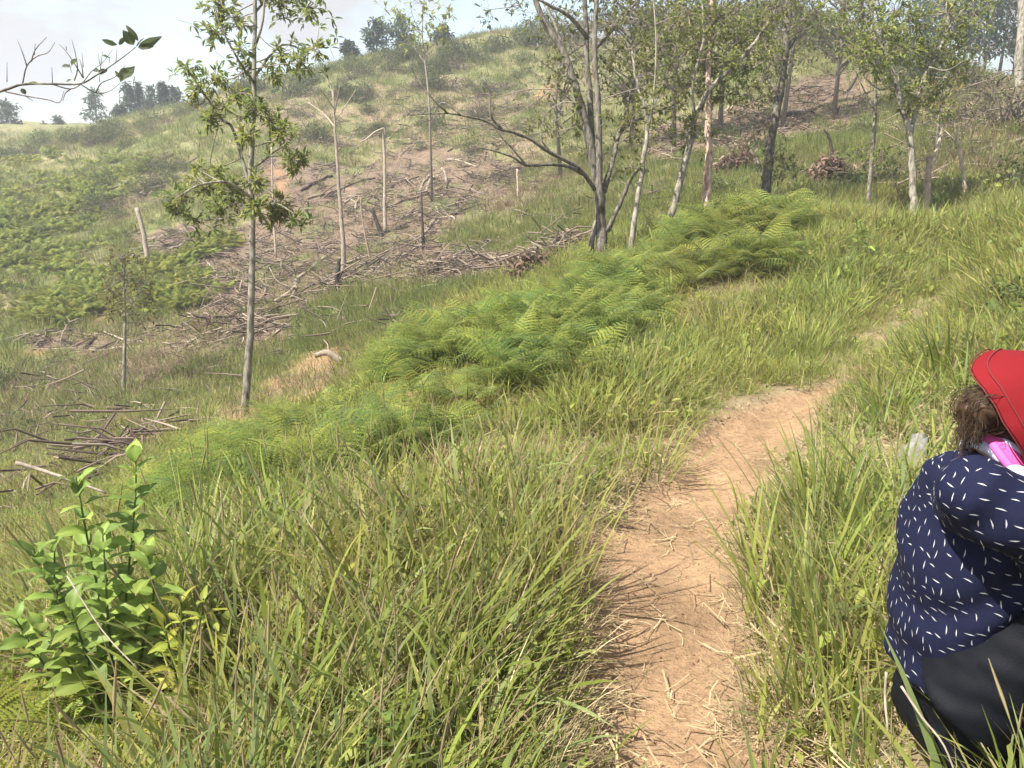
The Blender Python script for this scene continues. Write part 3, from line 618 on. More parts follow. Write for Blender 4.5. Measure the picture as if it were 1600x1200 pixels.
for (x_, y_, r_, n_) in [(350,15,32,22),(338,50,26,17),(372,30,25,12),(440,5,38,22),(478,12,30,20),(412,-30,50,30),(375,78,24,12),(440,82,30,15),(470,98,24,13),(492,78,18,9),(380,108,20,8),(425,110,18,7),
  (293,108,17,9),(308,140,22,14),(335,128,24,15),(328,185,20,14),(368,150,20,11),(350,165,18,8),(392,172,25,14),(425,188,22,13),(443,212,27,18),(458,250,22,16),(386,212,20,12),(300,165,10,3),(408,160,12,5),
  (283,312,27,18),(325,292,36,30),(362,298,30,26),(400,284,20,14),(345,328,26,16),(275,335,18,9),(302,345,14,8),(398,322,24,18),(440,322,28,20),(460,342,18,9),(425,338,22,13),(310,265,12,6),(340,265,14,8)]:
    cl_.append((x_, y_, DL + RNG.normal() * .25, r_, max(2, int(n_ * 1.3))))
crown(t, b, cl_, sk, .076, TREELEAF * np.array([1.3,1.15,.95]), 7)
sprays(t, b, [(px + RNG.normal() * 9, py + RNG.normal() * 9, DL + RNG.normal() * .3) for (px, py) in [(505,75),(520,60),(500,105),(480,115),(318,45),(322,72),(316,20),(455,110),(430,125),(360,105),(365,122),(385,135),(398,130),(272,112),(283,95),(300,88),(318,112),(445,245),(475,240),(470,270),(262,330),(255,312),(268,300),(470,350),(478,330),(445,352),(300,360),(330,350),(345,200),(320,205),(412,235),(430,165),(450,190),(508,30),(512,5),(495,40)]], .082, TREELEAF * 1.2)

# many-stemmed tree in the middle
DC = 11.0
t, b, sk = tree('many_stemmed_tree', 'many stemmed tree with dark lichen spotted trunks and sparse small leaves behind the ferns', 'tree', (943,412), DC,
 [([(943,414),(940,370),(936,310),(930,265),(917,200),(903,150),(882,85),(845,20),(820,-40)], .085, .034),
  ([(937,320,.05),(929,270,.1),(923,190,.15),(917,80,.2),(912,-60,.2)], .055, .036), ([(939,330,-.05),(936,250,-.1),(935,180,-.15),(929,80,-.2),(934,-60,-.2)], .052, .034),
  ([(932,300),(905,264,-.3),(862,240,-.6),(822,214,-.8),(785,203,-1.0),(750,186,-1.1),(700,178,-1.2),(640,180,-1.3)], .030, .007),
  ([(912,272,-.2),(880,258,-.5),(822,258,-.7),(798,244,-.8),(740,228,-.9)], .030, .008), ([(785,203,-1.0),(767,180,-1.1),(765,150,-1.1),(755,120,-1.2)], .018, .005), ([(822,258,-.7),(800,232,-.8),(775,205,-.9)], .016, .005), ([(862,240,-.6),(845,215,-.7),(850,180,-.7)], .014, .004),
  ([(700,178,-1.2),(672,150,-1.3),(650,120,-1.3),(640,100,-1.4)], .014, .003), ([(720,180,-1.2),(690,160,-1.2),(668,190,-1.2),(630,165,-1.2)], .010, .003), ([(750,186,-1.1),(725,150,-1.0),(700,130,-1.0)], .012, .003),
  ([(943,300),(958,250,.3),(970,205,.5),(1010,182,.8),(1060,160,1.0)], .045, .012), ([(948,362),(968,320,-.1),(985,280,-.2),(1000,262,-.3)], .040, .022), ([(926,414,.05),(925,380),(932,345)], .045, .04),
  ([(930,75),(955,48,.3),(985,15,.5),(1010,-20,.6)], .035, .015), ([(918,60),(892,28,-.3),(860,8,-.5),(820,-10,-.6)], .035, .012), ([(882,85),(868,40),(850,5,.2),(835,-30,.3)], .025, .012), ([(912,190),(895,160,-.2),(870,140,-.4)], .014, .004),
  ([(970,205,.5),(985,150,.6),(1000,90,.7),(1010,40,.7)], .028, .010)], M_DARKBARK, sides=9)
cl_ = []
for (x_, y_, r_, n_) in [(850,20,50,20),(800,10,45,12),(765,15,30,8),(870,60,30,14),(890,110,28,14),(870,130,25,12),(905,160,22,9),(850,190,20,10),(870,205,26,14),(895,195,20,9),(830,200,15,6),(960,40,40,32),(985,80,35,30),(950,110,30,22),(1000,30,45,36),(1030,70,40,34),(1010,120,40,34),(975,150,32,22),
   (1040,130,35,26),(1020,170,35,24),(985,190,28,18),(1060,170,30,22),(960,230,22,10),(1000,215,30,20),(1040,205,28,16),(950,180,20,9),(940,20,40,26),(895,20,40,20),(1060,30,40,28),(1000,-20,60,30),(920,-30,60,30),(960,270,18,8),(985,260,20,9),(915,240,14,6),(765,155,18,5),(740,215,12,3),(1000,255,20,8),(865,100,18,8),(940,140,20,9)]:
    cl_.append((x_, y_, DC + RNG.normal() * .6, r_, n_))
crown(t, b, cl_, sk, .068, TREELEAF * np.array([1.25, 1.05, .9]), 7, aspect=.36)

def slim(name, label, cat, foot, d, limbs, bark, clumps=(), leaf=.09, pal=TREELEAF, per=6, group=None, olive=np.array([1.2, 1.05, .9])):
    t, b, sk = tree(name, label, cat, foot, d, limbs, bark, group)
    if clumps: crown(t, b, [(x_, y_, d + RNG.normal() * .4, r_ * 1.1, int(n_ * (2.3 if d < 14 else 1))) for (x_, y_, r_, n_) in clumps], sk, leaf * .80, pal * olive, per, aspect=.36)
    return t
slim('white_sapling', 'thin whitish sapling forking at head height right beside the many stemmed tree', 'tree', (984,400), 10.6,
 [([(984,402),(993,330),(1004,260),(1012,190),(1000,150),(991,105),(988,80)], .040, .014), ([(1012,190),(1028,150,.1),(1045,110,.2),(1060,60,.3),(1070,-20,.4)], .018, .006), ([(1014,200),(1022,140,-.2),(1025,60,-.3),(1018,-30,-.3)], .016, .008)],
 M_TRUNK, [(1060,100,40,14),(1030,40,40,12),(1000,95,25,6),(1075,20,45,16),(1045,60,35,14)], .08)
slim('leaning_tree', 'leaning tree with pale lichen trunk bent to the right above the ferns', 'tree', (1046,350), 11.3,
 [([(1046,352),(1058,300),(1075,235),(1085,190),(1098,155),(1130,118),(1170,78),(1205,30),(1230,-30)], .052, .020), ([(1085,190),(1082,130,-.2),(1100,60,-.3),(1095,-20,-.3)], .032, .012), ([(1098,155),(1120,130,.2),(1160,115,.4),(1195,95,.5)], .024, .008)],
 M_TRUNK, [(1080,130,28,18),(1095,70,35,24),(1120,30,40,28),(1150,60,32,22),(1180,45,32,20),(1210,10,40,24),(1165,105,26,16),(1085,195,18,9),(1075,220,14,5),(1195,90,24,13),(1095,10,40,24),(1110,110,28,18),(1140,95,24,14)], .095, TREELEAF * 1.2)
slim('reddish_trunked_tree', 'straight tree with peeling reddish lower trunk rising from the ferns', 'tree', (1104,352), 11.6,
 [([(1104,354),(1106,280),(1108,220),(1106,150),(1108,80),(1118,-40)], .068, .030), ([(1107,180),(1130,130,.3),(1160,90,.4)], .022, .008), ([(1107,110),(1090,70,-.2),(1075,30,-.3)], .020, .008)],
 M_REDBARK, [(1110,150,26,14),(1130,150,25,14),(1150,140,28,14),(1100,100,28,16),(1115,60,34,20),(1130,20,40,22),(1105,210,16,8),(1100,245,12,4),(1170,150,26,10),(1060,50,32,16)], .085)
slim('grey_trunked_tree', 'grey mossy trunked tree with leafy shoots low on its trunk behind the ferns', 'tree', (1196,316), 12.8,
 [([(1196,320),(1199,280),(1205,210),(1215,160),(1224,100),(1230,40),(1232,-60)], .088, .050), ([(1200,270),(1212,240,-.2),(1228,222,-.3)], .02, .006), ([(1215,150),(1195,110,.3),(1180,70,.4)], .022, .008), ([(1225,90),(1250,50,.2),(1280,20,.4)], .022, .008), ([(1196,300),(1185,255,.3),(1172,235,.4)], .026, .012)],
 M_DARKBARK, [(1205,230,22,9),(1220,250,22,8),(1190,255,20,7),(1200,200,16,5),(1210,280,18,4),(1195,120,30,16),(1215,90,34,18),(1180,70,30,14),(1245,50,36,22),(1275,20,38,22),(1225,20,40,22),(1205,150,22,12),(1240,260,16,4)], .085)
slim('thin_grey_sapling', 'thin grey sapling with few leaves left of the forked tree', 'tree', (1356,330), 12.0,
 [([(1356,332),(1360,270),(1366,200),(1368,140),(1366,60),(1360,-20)], .036, .016), ([(1366,170),(1345,130,.2),(1330,90,.3)], .014, .005), ([(1367,110),(1385,70,.2),(1395,30,.3)], .014, .005)],
 M_DARKBARK, [(1345,100,26,9),(1330,70,26,10),(1380,60,28,10),(1360,10,34,14),(1340,235,18,7),(1380,245,18,7)], .085)
slim('forked_tree', 'lichen spotted tree whose trunk forks in two above the long grass', 'tree', (1427,350), 11.4,
 [([(1427,354),(1427,300),(1424,250),(1421,205),(1408,160),(1396,115),(1378,75),(1355,40),(1340,-20)], .056, .024), ([(1422,215),(1432,170,.1),(1445,120,.15),(1468,80,.2),(1480,40,.2),(1478,-30,.2)], .036, .022), ([(1400,130),(1375,140,-.2),(1350,120,-.3)], .016, .006), ([(1450,105),(1480,110,-.3),(1505,95,-.4)], .016, .006), ([(1478,50),(1510,10,.2),(1540,-10,.3)], .02, .008)],
 M_TRUNK, [(1345,30,36,22),(1380,50,32,20),(1400,20,40,26),(1350,80,28,16),(1375,110,24,14),(1410,75,28,18),(1430,40,34,22),(1455,90,26,14),(1440,140,22,12),(1460,150,26,16),(1480,20,40,24),(1500,70,28,16),(1490,110,24,11),(1420,165,18,9),(1400,140,20,10),(1320,10,40,20),(1520,20,38,18),(1470,170,22,10)], .095, TREELEAF * 1.2)
slim('yellow_leaved_shrub', 'shrub with yellowing leaves on the slope behind the forked tree', 'shrub', (1462,262), 15.0,
 [([(1462,264),(1464,220),(1468,170),(1475,120)], .03, .010), ([(1466,190),(1490,160,.2),(1505,130,.3)], .014, .005)],
 M_DARKBARK, [(1470,165,28,18),(1490,140,24,14),(1495,110,22,12),(1450,150,20,10),(1480,185,22,10)], .09, np.array([(.17,.16,.035),(.13,.15,.03),(.22,.17,.035)]))
slim('broken_white_trunk', 'broken white dead trunk with one side branch right of the forked tree', 'dead tree', (1447,332), 11.8,
 [([(1447,334),(1449,290),(1452,255),(1452,242)], .052, .040), ([(1453,262),(1462,240),(1472,205),(1480,175)], .038, .020), ([(1450,250),(1435,250,.2),(1428,253,.2)], .016, .01)], M_DEADWOOD)
slim('leaning_white_pole', 'thin white dead sapling leaning left beside the broken white trunk', 'dead tree', (1508,306), 12.2,
 [([(1508,309),(1505,270),(1497,225),(1487,176)], .036, .016), ([(1497,225),(1480,208,.2),(1455,187,.3)], .012, .006)], M_DEADWOOD)
slim('tall_pale_trunk', 'tall straight pale trunk at the top right edge of the clearing', 'tree', (1592,146), 22.0,
 [([(1592,150),(1594,90),(1598,0),(1600,-160)], .13, .10), ([(1600,-60),(1640,-110,.4),(1690,-130,.5)], .05, .02)], M_TRUNK, [(1660,-130,50,14),(1610,-170,60,16)], .14)
# dead standing saplings and burnt poles on the cleared slope (foot found on the ground)
def pole(name, label, cat, foot, pts, r0, r1, m, extra=(), group=None):
    g = G(*foot); d = float((g - CAM) @ _F); s = d / FPX
    t = empty(name, g, label, cat, group); p = limb_pts([foot] + list(pts), d, r0 * s * .1); p[0] = g - [0, 0, .08]
    add_limb('stem', t, p, r0 * s, r1 * s, m, g, 6)
    for (q, a, b_) in extra: add_limb('branch', t, limb_pts(q, d, .0), a * s, b_ * s, m, g, 5)
    return t
pole('bare_sapling', 'tall bare whitish sapling with a fan of thin twigs at its top', 'dead tree', (537,432), [(536,380),(532,330),(527,250),(523,190),(520,140)], 4.2, 1.2, M_DEADWOOD,
 [([(524,200),(508,180,.2),(482,160,.4)], 1.5, .6), ([(522,180),(528,150,-.2),(532,128,-.3)], 1.2, .5), ([(522,170),(505,145,-.3),(495,135,-.4)], 1.0, .4), ([(523,190),(540,165,.3),(556,140,.4)], 1.0, .4), ([(521,160),(515,130,.1),(500,112,.1)], .9, .4), ([(527,240),(545,215,.2),(560,205,.3)], .9, .4)])
pole('bare_pole', 'straight grey bare pole with a snapped branch hanging from its tip', 'dead tree', (602,364), [(601,320),(601,260),(599,200)], 3.2, 2.0, M_DEADWOOD, [([(599,201),(585,207,-.3),(572,218,-.5),(562,222,-.6)], 1.8, .8)])
pole('burnt_leaning_stem', 'dark burnt stem leaning left beside the grey bare pole', 'dead tree', (598,373), [(590,350),(581,326)], 4.0, 2.6, M_BURNT)
pole('burnt_stump', 'short charred stump standing on the bare earth below the tall bare sapling', 'stump', (525,453), [(527,430),(531,404)], 5.0, 2.6, M_BURNT, [([(526,440),(533,428),(538,418)], 2.5, 1.5)])
pole('bent_dead_stem', 'thin bent dead stem between the bare sapling and the burnt leaning stem', 'dead tree', (580,412), [(572,375),(566,340),(563,308)], 2.2, 1.0, M_STICK)
pole('dark_dead_stem', 'thin dark dead stem below the pair of propped pale logs', 'dead tree', (662,388), [(660,345),(658,300)], 2.8, 1.3, M_BURNT, [([(658,302),(668,300,.2),(676,315,.3)], 1.2, .6)])
pole('dead_sapling', 'thin pale stem standing behind the right tufts of the slim tree', 'dead tree', (432,404), [(428,350),(426,300),(424,230)], 1.8, .9, M_DEADWOOD)
pole('leaning_pale_post', 'pale leaning dead post beside the brush heap left of the slim tree', 'dead tree', (231,414), [(228,385),(221,350),(213,325)], 4.0, 3.2, M_DEADWOOD)
pole('thin_white_post', 'short thin white post on the grass below a bare side branch', 'post', (810,311), [(809,290),(808,264)], 1.8, 1.5, M_DEADWOOD)
pole('small_tree_stump', 'small cut stump on the yellow grass above the white log', 'stump', (541,511), [(540,503),(538,495)], 4.5, 4.0, M_STICK)
pole('curved_dark_stem', 'dark curved dead stem rising from a heap of brown leaves', 'dead tree', (1299,272), [(1300,240),(1296,215),(1287,202)], 3.0, 1.6, M_BURNT)
pole('split_stem', 'small pale split stem among the fallen logs of the burnt slope', 'dead tree', (698,286), [(696,272),(690,262)], 2.6, 1.6, M_DEADWOOD)
pole('short_forked_stub', 'short forked grey stub above the charred stump', 'stump', (555,328), [(556,318),(548,312)], 2.4, 1.4, M_DEADWOOD, [([(556,318),(560,312),(561,306)], 1.4, .8)])
for k_, (x_, y_, h_) in enumerate([(480,330,16),(640,262,14),(700,300,18),(505,360,14),(620,410,16),(760,330,12),(455,420,14),(1250,160,16),(1310,185,20),(1155,215,14),(690,395,15),(820,345,18),(610,290,12),(470,290,14),(735,300,12)]):
    pole('burnt_stub', 'thin dark charred stub poking up from the burnt slope', 'stump', (x_, y_), [(x_ + RNG.normal() * 2, y_ - h_ * .5), (x_ + RNG.normal() * 5, y_ - h_)], 1.8, 1.0, M_BURNT, group='charred stubs on the burnt slope')
# young tree with a sparse crown at the valley floor
g = G(193, 627); d_ = float((g - CAM) @ _F)
slim('sparse_young_tree', 'young thin tree with sparse yellowish crown at the foot of the slope', 'tree', (193,627), d_,
 [([(193,628),(194,560),(196,500),(194,450),(195,395)], .035, .010), ([(195,500),(215,460,.3),(235,430,.5)], .010, .004), ([(195,490),(175,455,-.3),(160,435,-.4)], .010, .004), ([(195,460),(205,420,.2),(220,400,.3)], .008, .003)],
 M_TRUNK, [(195,430,34,14),(170,450,24,9),(220,440,26,11),(235,460,22,8),(205,470,30,10),(175,480,22,7),(215,410,20,7),(190,400,20,7),(225,490,20,6)], .10, np.array([(.12,.125,.035),(.15,.14,.045),(.10,.11,.035)]), 4)

# ------------------------------------------------------------------ the branch hanging in from a tree outside the frame at the left
base = onto(np.array([-3.05, 3.05, 0])); t = empty('overhanging_tree', base, 'nearly bare branch with a few big leaves reaching in at the upper left', 'tree')
D = 3.0
tr_ = curve_pts([base - [0, 0, .1], base + [.05, .02, .9], base + [.12, -.05, 1.9], base + [.1, 0, 2.9], base + [.0, .05, 3.6]], 4); add_limb('trunk', t, tr_, .06, .02, M_TRUNK, base)
J = P(-160, 190, D); tw_ = M_DARKBARK
def br(pxs, r0, r1, start=None):
    p = [P(q[0], q[1], D + (q[2] if len(q) > 2 else 0)) for q in pxs]
    if start is not None: p = [start] + p
    c = curve_pts(p, 4); add_limb('branch', t, c, r0, r1, tw_, base, 5)
br([(-160,190),(0,143),(35,132),(80,131),(125,131),(150,118),(182,97),(212,74)], .0062, .0020, tr_[8])
for q in [[(35,132),(42,103),(58,88),(75,82),(86,66)], [(42,103),(35,82),(27,62)], [(49,96),(55,78),(73,58)], [(54,86),(55,68)], [(8,143),(40,150),(75,156),(93,160),(100,142)], [(40,150),(52,158)], [(80,131),(110,139),(128,130),(143,112),(160,98),(176,78)],
          [(125,131),(150,145),(170,143),(188,130)], [(130,122),(120,105),(103,80),(92,69)], [(130,122),(128,105),(124,92)], [(116,126),(121,108),(118,85),(112,62)], [(82,131),(81,105)], [(150,145),(158,130),(180,120),(196,102)], [(181,97),(183,75)], [(155,128),(157,108)], [(156,100),(153,82)], [(110,139),(102,146),(98,158)], [(108,100),(113,116)], [(104,78),(103,72)], [(11,128),(11,97)], [(170,98),(172,88)], [(130,105),(128,82)], [(157,108),(160,80)]]:
    br(q, .0028 if len(q) > 2 else .0018, .0009)
def big_leaf(pts2, wpx, colr):
    """one broad leaf from stalk to tip, given where it is seen"""
    a, b2 = P(*pts2[0], D), P(*pts2[1], D + RNG.normal() * .02); L_ = float(np.linalg.norm(b2 - a)); mb = nice_leaf(L_, wpx / FPX * D * .5, np.array(colr), .5)
    dx = (b2 - a) / L_; up = -_F + RNG.normal(size=3) * .3; sy = np.cross(up, dx); sy /= np.linalg.norm(sy); R3 = np.stack([dx, sy, np.cross(dx, sy)], 1); mb.v = [q @ R3.T + (a - base) for q in mb.v]
    link('leaf', mb.mesh('leaf', M_LEAF, True), t)
for q, w in [(((183,70),(158,62)), 8),(((213,73),(225,58)), 3),(((209,70),(192,47)), 16),(((216,64),(196,38)), 9),(((216,74),(254,57)), 12),(((216,74),(240,72)), 10),(((188,128),(210,101)), 19),(((190,122),(178,110)), 7),(((110,104),(95,103)), 6),(((112,104),(119,92)), 12),(((155,116),(168,108)), 10),(((34,138),(40,148)), 8),(((104,128),(112,124)), 6),(((155,112),(144,108)), 7),(((160,86),(171,90)), 4),(((186,70),(196,57)), 7),(((44,130),(62,130)), 5)]:
    big_leaf(q, w, (.075, .10, .045))
# ------------------------------------------------------------------ logs, fallen branches and brush heaps on the slope
def log(name, label, cat, a, b_, r0, r1, m, bend=.04, side=0, group=None, lift=.6):
    A, B_ = G(*a), G(*b_); da, db = float((A - CAM) @ _F), float((B_ - CAM) @ _F); L_ = np.linalg.norm(B_ - A)
    n = 7; pts = A + (B_ - A) * np.linspace(0, 1, n)[:, None]; rr = np.linspace(r0 * da / FPX, r1 * db / FPX, n)
    pts[1:-1] += RNG.normal(size=(n - 2, 3)) * L_ * bend * .35
    gz = H(pts[:, 0], pts[:, 1]); pts[:, 2] = np.maximum(pts[:, 2], gz) * .35 + gz * .65 + rr * lift + .01
    o0 = pts[n // 2].copy(); mb = MB(); tube(mb, curve_pts(pts, 3) - o0, np.interp(np.linspace(0, 1, 3 * (n - 1) + 1), np.linspace(0, 1, n), rr), 7, rough=.18)
    me = mb.mesh(name, m, True)
    if side == 0:
        o = link(name, me, None, label=label, category=cat); o.location = o0
        if group: o['group'] = group
        return o
    t = empty(name, o0, label, cat, group); link('stem', me, t)
    for s in range(side):
        k = RNG.integers(1, n - 1); d = (B_ - A) / L_ * .6 + RNG.normal(size=3) * .6; d[2] = abs(d[2]) * .5; q = pts[k]; l2 = L_ * (.12 + .15 * RNG.random())
        mb = MB(); tube(mb, curve_pts([q, q + d * l2 * .5 + RNG.normal(size=3) * l2 * .08, q + d * l2], 3) - o0, np.linspace(rr[k] * .6, rr[k] * .25, 7), 5); link('side_branch', mb.mesh('side_branch', m, True), t)
    return t
LOGS = [
 ('dark fallen trunk lying highest on the left part of the slope', (203,270), (273,242), 4.5, 3.5, M_STICK, 0), ('pale fallen log just below the dark trunk left of the slim tree', (247,276), (311,246), 3.2, 2.4, M_DEADWOOD, 1),
 ('thin grey fallen branch on the bracken below the dark trunk', (120,312), (187,291), 1.8, 1.2, M_STICK, 1), ('long thin branch lying across the far left bracken', (88,338), (176,305), 1.8, 1.0, M_STICK, 1),
 ('pale log crossing the brush heap behind the leaning pale post', (262,394), (300,370), 3.0, 2.4, M_DEADWOOD, 0), ('orange brown log at the upper edge of the left brush heap', (192,372), (222,358), 2.5, 2.0, M_STICK, 0),
 ('long pale curving log pointing up the burnt slope right of the slim tree', (430,474), (521,393), 3.8, 2.4, M_DEADWOOD, 2), ('dark crooked log left of the long pale curving log', (394,483), (427,446), 3.0, 2.2, M_STICK, 1),
 ('short dark log on the valley grass at the far left', (133,546), (149,530), 4.0, 3.0, M_BURNT, 0), ('forked dark log on the bracken edge at the far left', (55,506), (128,468), 3.0, 2.0, M_STICK, 1),
 ('thin straight dark pole lying through the bracken left of the slim tree', (250,425), (308,402), 2.2, 1.6, M_STICK, 0), ('thin pale stem leaning across the bracken below the brush heap', (340,442), (290,377), 1.6, 1.0, M_DEADWOOD, 1),
 ('long grey log below the dark dead stem on the burnt slope', (569,434), (664,383), 3.0, 2.4, M_DEADWOOD, 1), ('brown log alongside the long grey log', (600,437), (690,392), 2.2, 1.6, M_STICK, 1),
 ('long thin log rising to the propped pale logs', (600,327), (692,293), 2.4, 1.8, M_STICK, 1), ('left pale log of the propped pair', (655,302), (670,276), 2.6, 2.2, M_DEADWOOD, 0), ('right pale log of the propped pair', (664,303), (678,278), 2.6, 2.2, M_DEADWOOD, 0),
 ('pale log tilted up beside the dark dead stem', (662,367), (687,332), 3.4, 2.6, M_DEADWOOD, 0), ('thin pale branch on the grass right of the split stem', (700,251), (745,262), 2.0, 1.6, M_DEADWOOD, 0),
 ('long orange tinged log crossing the top of the burnt slope', (480,312), (586,280), 3.0, 2.0, M_STICK, 2), ('dark log below the orange tinged log', (470,300), (520,276), 2.2, 1.4, M_BURNT, 1), ('burnt log at the foot of the bare pole', (560,378), (640,355), 3.0, 2.0, M_BURNT, 1),
 ('dark log on the burnt slope near the middle tree', (731,404), (767,368), 2.6, 2.0, M_BURNT, 0), ('thin pale stick lying on brown litter before the middle tree', (806,370), (838,394), 1.6, 1.0, M_DEADWOOD, 0), ('grey log at the lower edge of the burnt slope', (640,448), (730,410), 2.2, 1.6, M_STICK, 2),
 ('short knotted log left of the long pale curving log, low on the slope', (402,516), (424,499), 3.0, 2.4, M_STICK, 1), ('short pale log on bare earth left of the slim tree foot', (290,540), (310,529), 2.6, 2.0, M_DEADWOOD, 0), ('thin forked log just right of the slim tree', (415,534), (452,510), 2.4, 1.6, M_DEADWOOD, 1),
 ('dark log in the grass above the small cut stump', (487,506), (522,497), 2.8, 2.0, M_STICK, 0), ('pale stick on the valley grass at the far left', (30,572), (95,556), 1.8, 1.2, M_STICK, 0),
 ('long brown log lying up the bare slope between the grey trunk and the forked tree', (1193,197), (1300,162), 4.0, 3.2, M_STICK, 0), ('thin dark end of the brown log near the forked tree', (1300,162), (1370,139), 2.8, 1.6, M_BURNT, 2),
 ('dark branch standing steeply on the bare slope at the right', (1322,146), (1347,113), 2.6, 1.6, M_BURNT, 0), ('long thin pale branch behind the forked tree', (1372,213), (1458,187), 2.2, 1.6, M_DEADWOOD, 1), ('upper pale log on the right slope by the leaning white pole', (1470,230), (1583,217), 2.4, 1.8, M_DEADWOOD, 0),
 ('thick pale log at the right edge of the slope', (1534,236), (1606,218), 3.4, 2.8, M_DEADWOOD, 0), ('pale crooked branch in the grass at the right edge', (1547,247), (1585,279), 2.8, 2.0, M_DEADWOOD, 1), ('long bent pale branch crossing behind the leaning and reddish trunks', (1020,292), (1172,266), 2.6, 1.8, M_DEADWOOD, 1),
 ('pale branch in the brown brush right of the forked tree', (1545,150), (1575,165), 2.0, 1.2, M_DEADWOOD, 1), ('pale fallen stem crossing the top of the right slope', (1505,134), (1590,132), 2.0, 1.5, M_DEADWOOD, 0), ('thin fallen stem beside the white sapling', (1018,255), (1085,225), 3.0, 2.0, M_STICK, 0), ('pale twiggy branch on the grass left of the forked tree', (1360,282), (1412,262), 2.0, 1.2, M_DEADWOOD, 2),
]
for (lb, a, b_, r0, r1, m, s) in LOGS: log('fallen_log', lb, 'log', a, b_, r0 * .85, r1 * .85, m, side=s)
GL = 'loose sticks on the burnt slope'
def rand_in(polys, n):
    o = []
    while len(o) < n:
        q = polys[RNG.integers(0, len(polys))]; i = RNG.random(len(q)); i /= i.sum(); p = (np.array(q) * i[:, None]).sum(0) * .4 + np.array(q[RNG.integers(0, len(q))]) * .6; o.append(p)
    return o
for i, p in enumerate(rand_in([BURNT[0], BURNT[0], BURNT[0], BURNT[2], DRY[0], DRY[4], BURNT[1]], 150)):
    a = RNG.normal() * .5 + (.55 if RNG.random() < .7 else 2.4); L_ = .5 + 1.3 * RNG.random() ** 2; c, s = math.cos(a), math.sin(a)
    q = np.array([(p[0] + c * L_ * (t - .5) + RNG.normal() * .03, p[1] + s * L_ * (t - .5) + RNG.normal() * .03) for t in np.linspace(0, 1, 5)])
    pts = np.c_[q, H(q[:, 0], q[:, 1]) + .02 + np.array([0, .03, .05, .03, .10 * RNG.random()])]; o0 = pts[2].copy(); mb = MB()
    tube(mb, curve_pts(pts, 2) - o0, np.linspace(.030, .012, 9) * (.5 + .7 * RNG.random()), 6, rough=.2); k_ = RNG.integers(0, 4)
    o = link('fallen_stick', mb.mesh('fallen_stick', [M_BURNT, M_STICK, M_DEADWOOD, M_STICK][k_], True), None, label=['charred loose stick lying on the cleared slope', 'brown loose stick lying on the cleared slope', 'pale loose stick lying on the cleared slope', 'brown loose stick lying on the cleared slope'][k_], category='stick', group=GL); o.location = o0
def heap(label, c, wpx, n, tilt, ms=(M_STICK, M_DEADWOOD, M_STICK), leaf=0):
    g = G(*c); d = float((g - CAM) @ _F); R_ = wpx / FPX * d; t = empty('brush_heap', g, label, 'brush heap')
    for i in range(n):
        a = tilt + RNG.normal() * .45; q = RNG.normal(size=2) * R_ * .30; L_ = R_ * (.5 + .8 * RNG.random()); pts = []
        for u in np.linspace(-.5, .5, 4):
            x_, y_ = g[0] + q[0] + math.cos(a) * L_ * u, g[1] + q[1] + math.sin(a) * L_ * u; pts.append((x_, y_, hz(x_, y_) + .03 + .25 * RNG.random() * R_ * .3))
        mb = MB(); tube(mb, curve_pts(np.array(pts) + RNG.normal(size=(4, 3)) * .02, 2) - g, np.linspace(.020, .007, 7) * (.6 + .6 * RNG.random()), 5); link('stick', mb.mesh('stick', ms[i % len(ms)], True), t)
heap('heap of cut brush behind the leaning pale post', (265,378), 60, 34, .5); heap('heap of cut brush on the valley floor right of the sparse young tree', (238,592), 42, 24, .35); heap('heap of pale sticks on the slope left of the middle tree branch', (784,272), 36, 26, .8, (M_DEADWOOD, M_STICK))
heap('wide tangle of sticks at the lower edge of the burnt slope', (700,410), 70, 36, .5); heap('tangle of dark sticks below the long pale curving log', (450,430), 50, 26, .6, (M_BURNT, M_STICK)); heap('tangle of grey brush on the slope at the far left', (160,330), 60, 28, .6); heap('brush tangle in front of the propped pale logs', (640,335), 45, 24, .9); heap('pale brush pile on the litter left of the middle tree foot', (815,375), 40, 24, .2, (M_DEADWOOD, M_DEADWOOD, M_STICK))
heap('grey twiggy heap right of the brown leaf heap', (1340,265), 40, 26, .2, (M_DEADWOOD, M_STICK)); heap('dark brush on the bare slope at the right', (1270,150), 50, 24, .4, (M_BURNT, M_STICK)); heap('brown brush at the far right slope', (1540,190), 60, 30, .3)
# white log on the clay patch, sticks and dead trunk among the ferns, stick in the left foreground
def near_log(label, pts, r0, r1, m, lift=.03, cat='log', name='fallen_log'):
    W_ = [P(*q) for q in pts]; W_ = curve_pts(W_, 4); o0 = W_[len(W_) // 2].copy(); mb = MB(); tube(mb, W_ - o0, np.linspace(r0, r1, len(W_)), 8, rough=.2)
    o = link(name, mb.mesh(name, m, True), None, label=label, category=cat); o.location = o0
g = G(540,567); d_ = float((g - CAM) @ _F) - .05
near_log('thick white crooked log on the orange clay patch', [(492,556,d_),(512,551,d_),(535,566,d_),(573,576,d_)], .035, .075, M_DEADWOOD)
near_log('half hidden brown log under the ferns at the edge of the tall grass', [(505,722,4.4),(540,715,4.45),(585,708,4.5),(620,702,4.6)], .03, .02, M_STICK)
near_log('bare grey stick poking out above the leafy plant at the left', [(25,723,3.4),(60,733,3.4),(105,748,3.35),(165,770,3.3)], .009, .005, M_DEADWOOD, cat='stick', name='bare_stick')
near_log('thin straw stalk leaning across the leafy plant at the left', [(105,900,2.0),(160,985,1.95),(215,1045,1.9)], .002, .0014, M_DEADWOOD, cat='stalk', name='dry_stalk')
near_log('dry cane lying in front of the dark trousers', [(1408,1072,1.38),(1440,1120,1.36),(1475,1165,1.34),(1500,1230,1.32)], .0022, .0014, M_DEADWOOD, cat='stalk', name='dry_stalk')
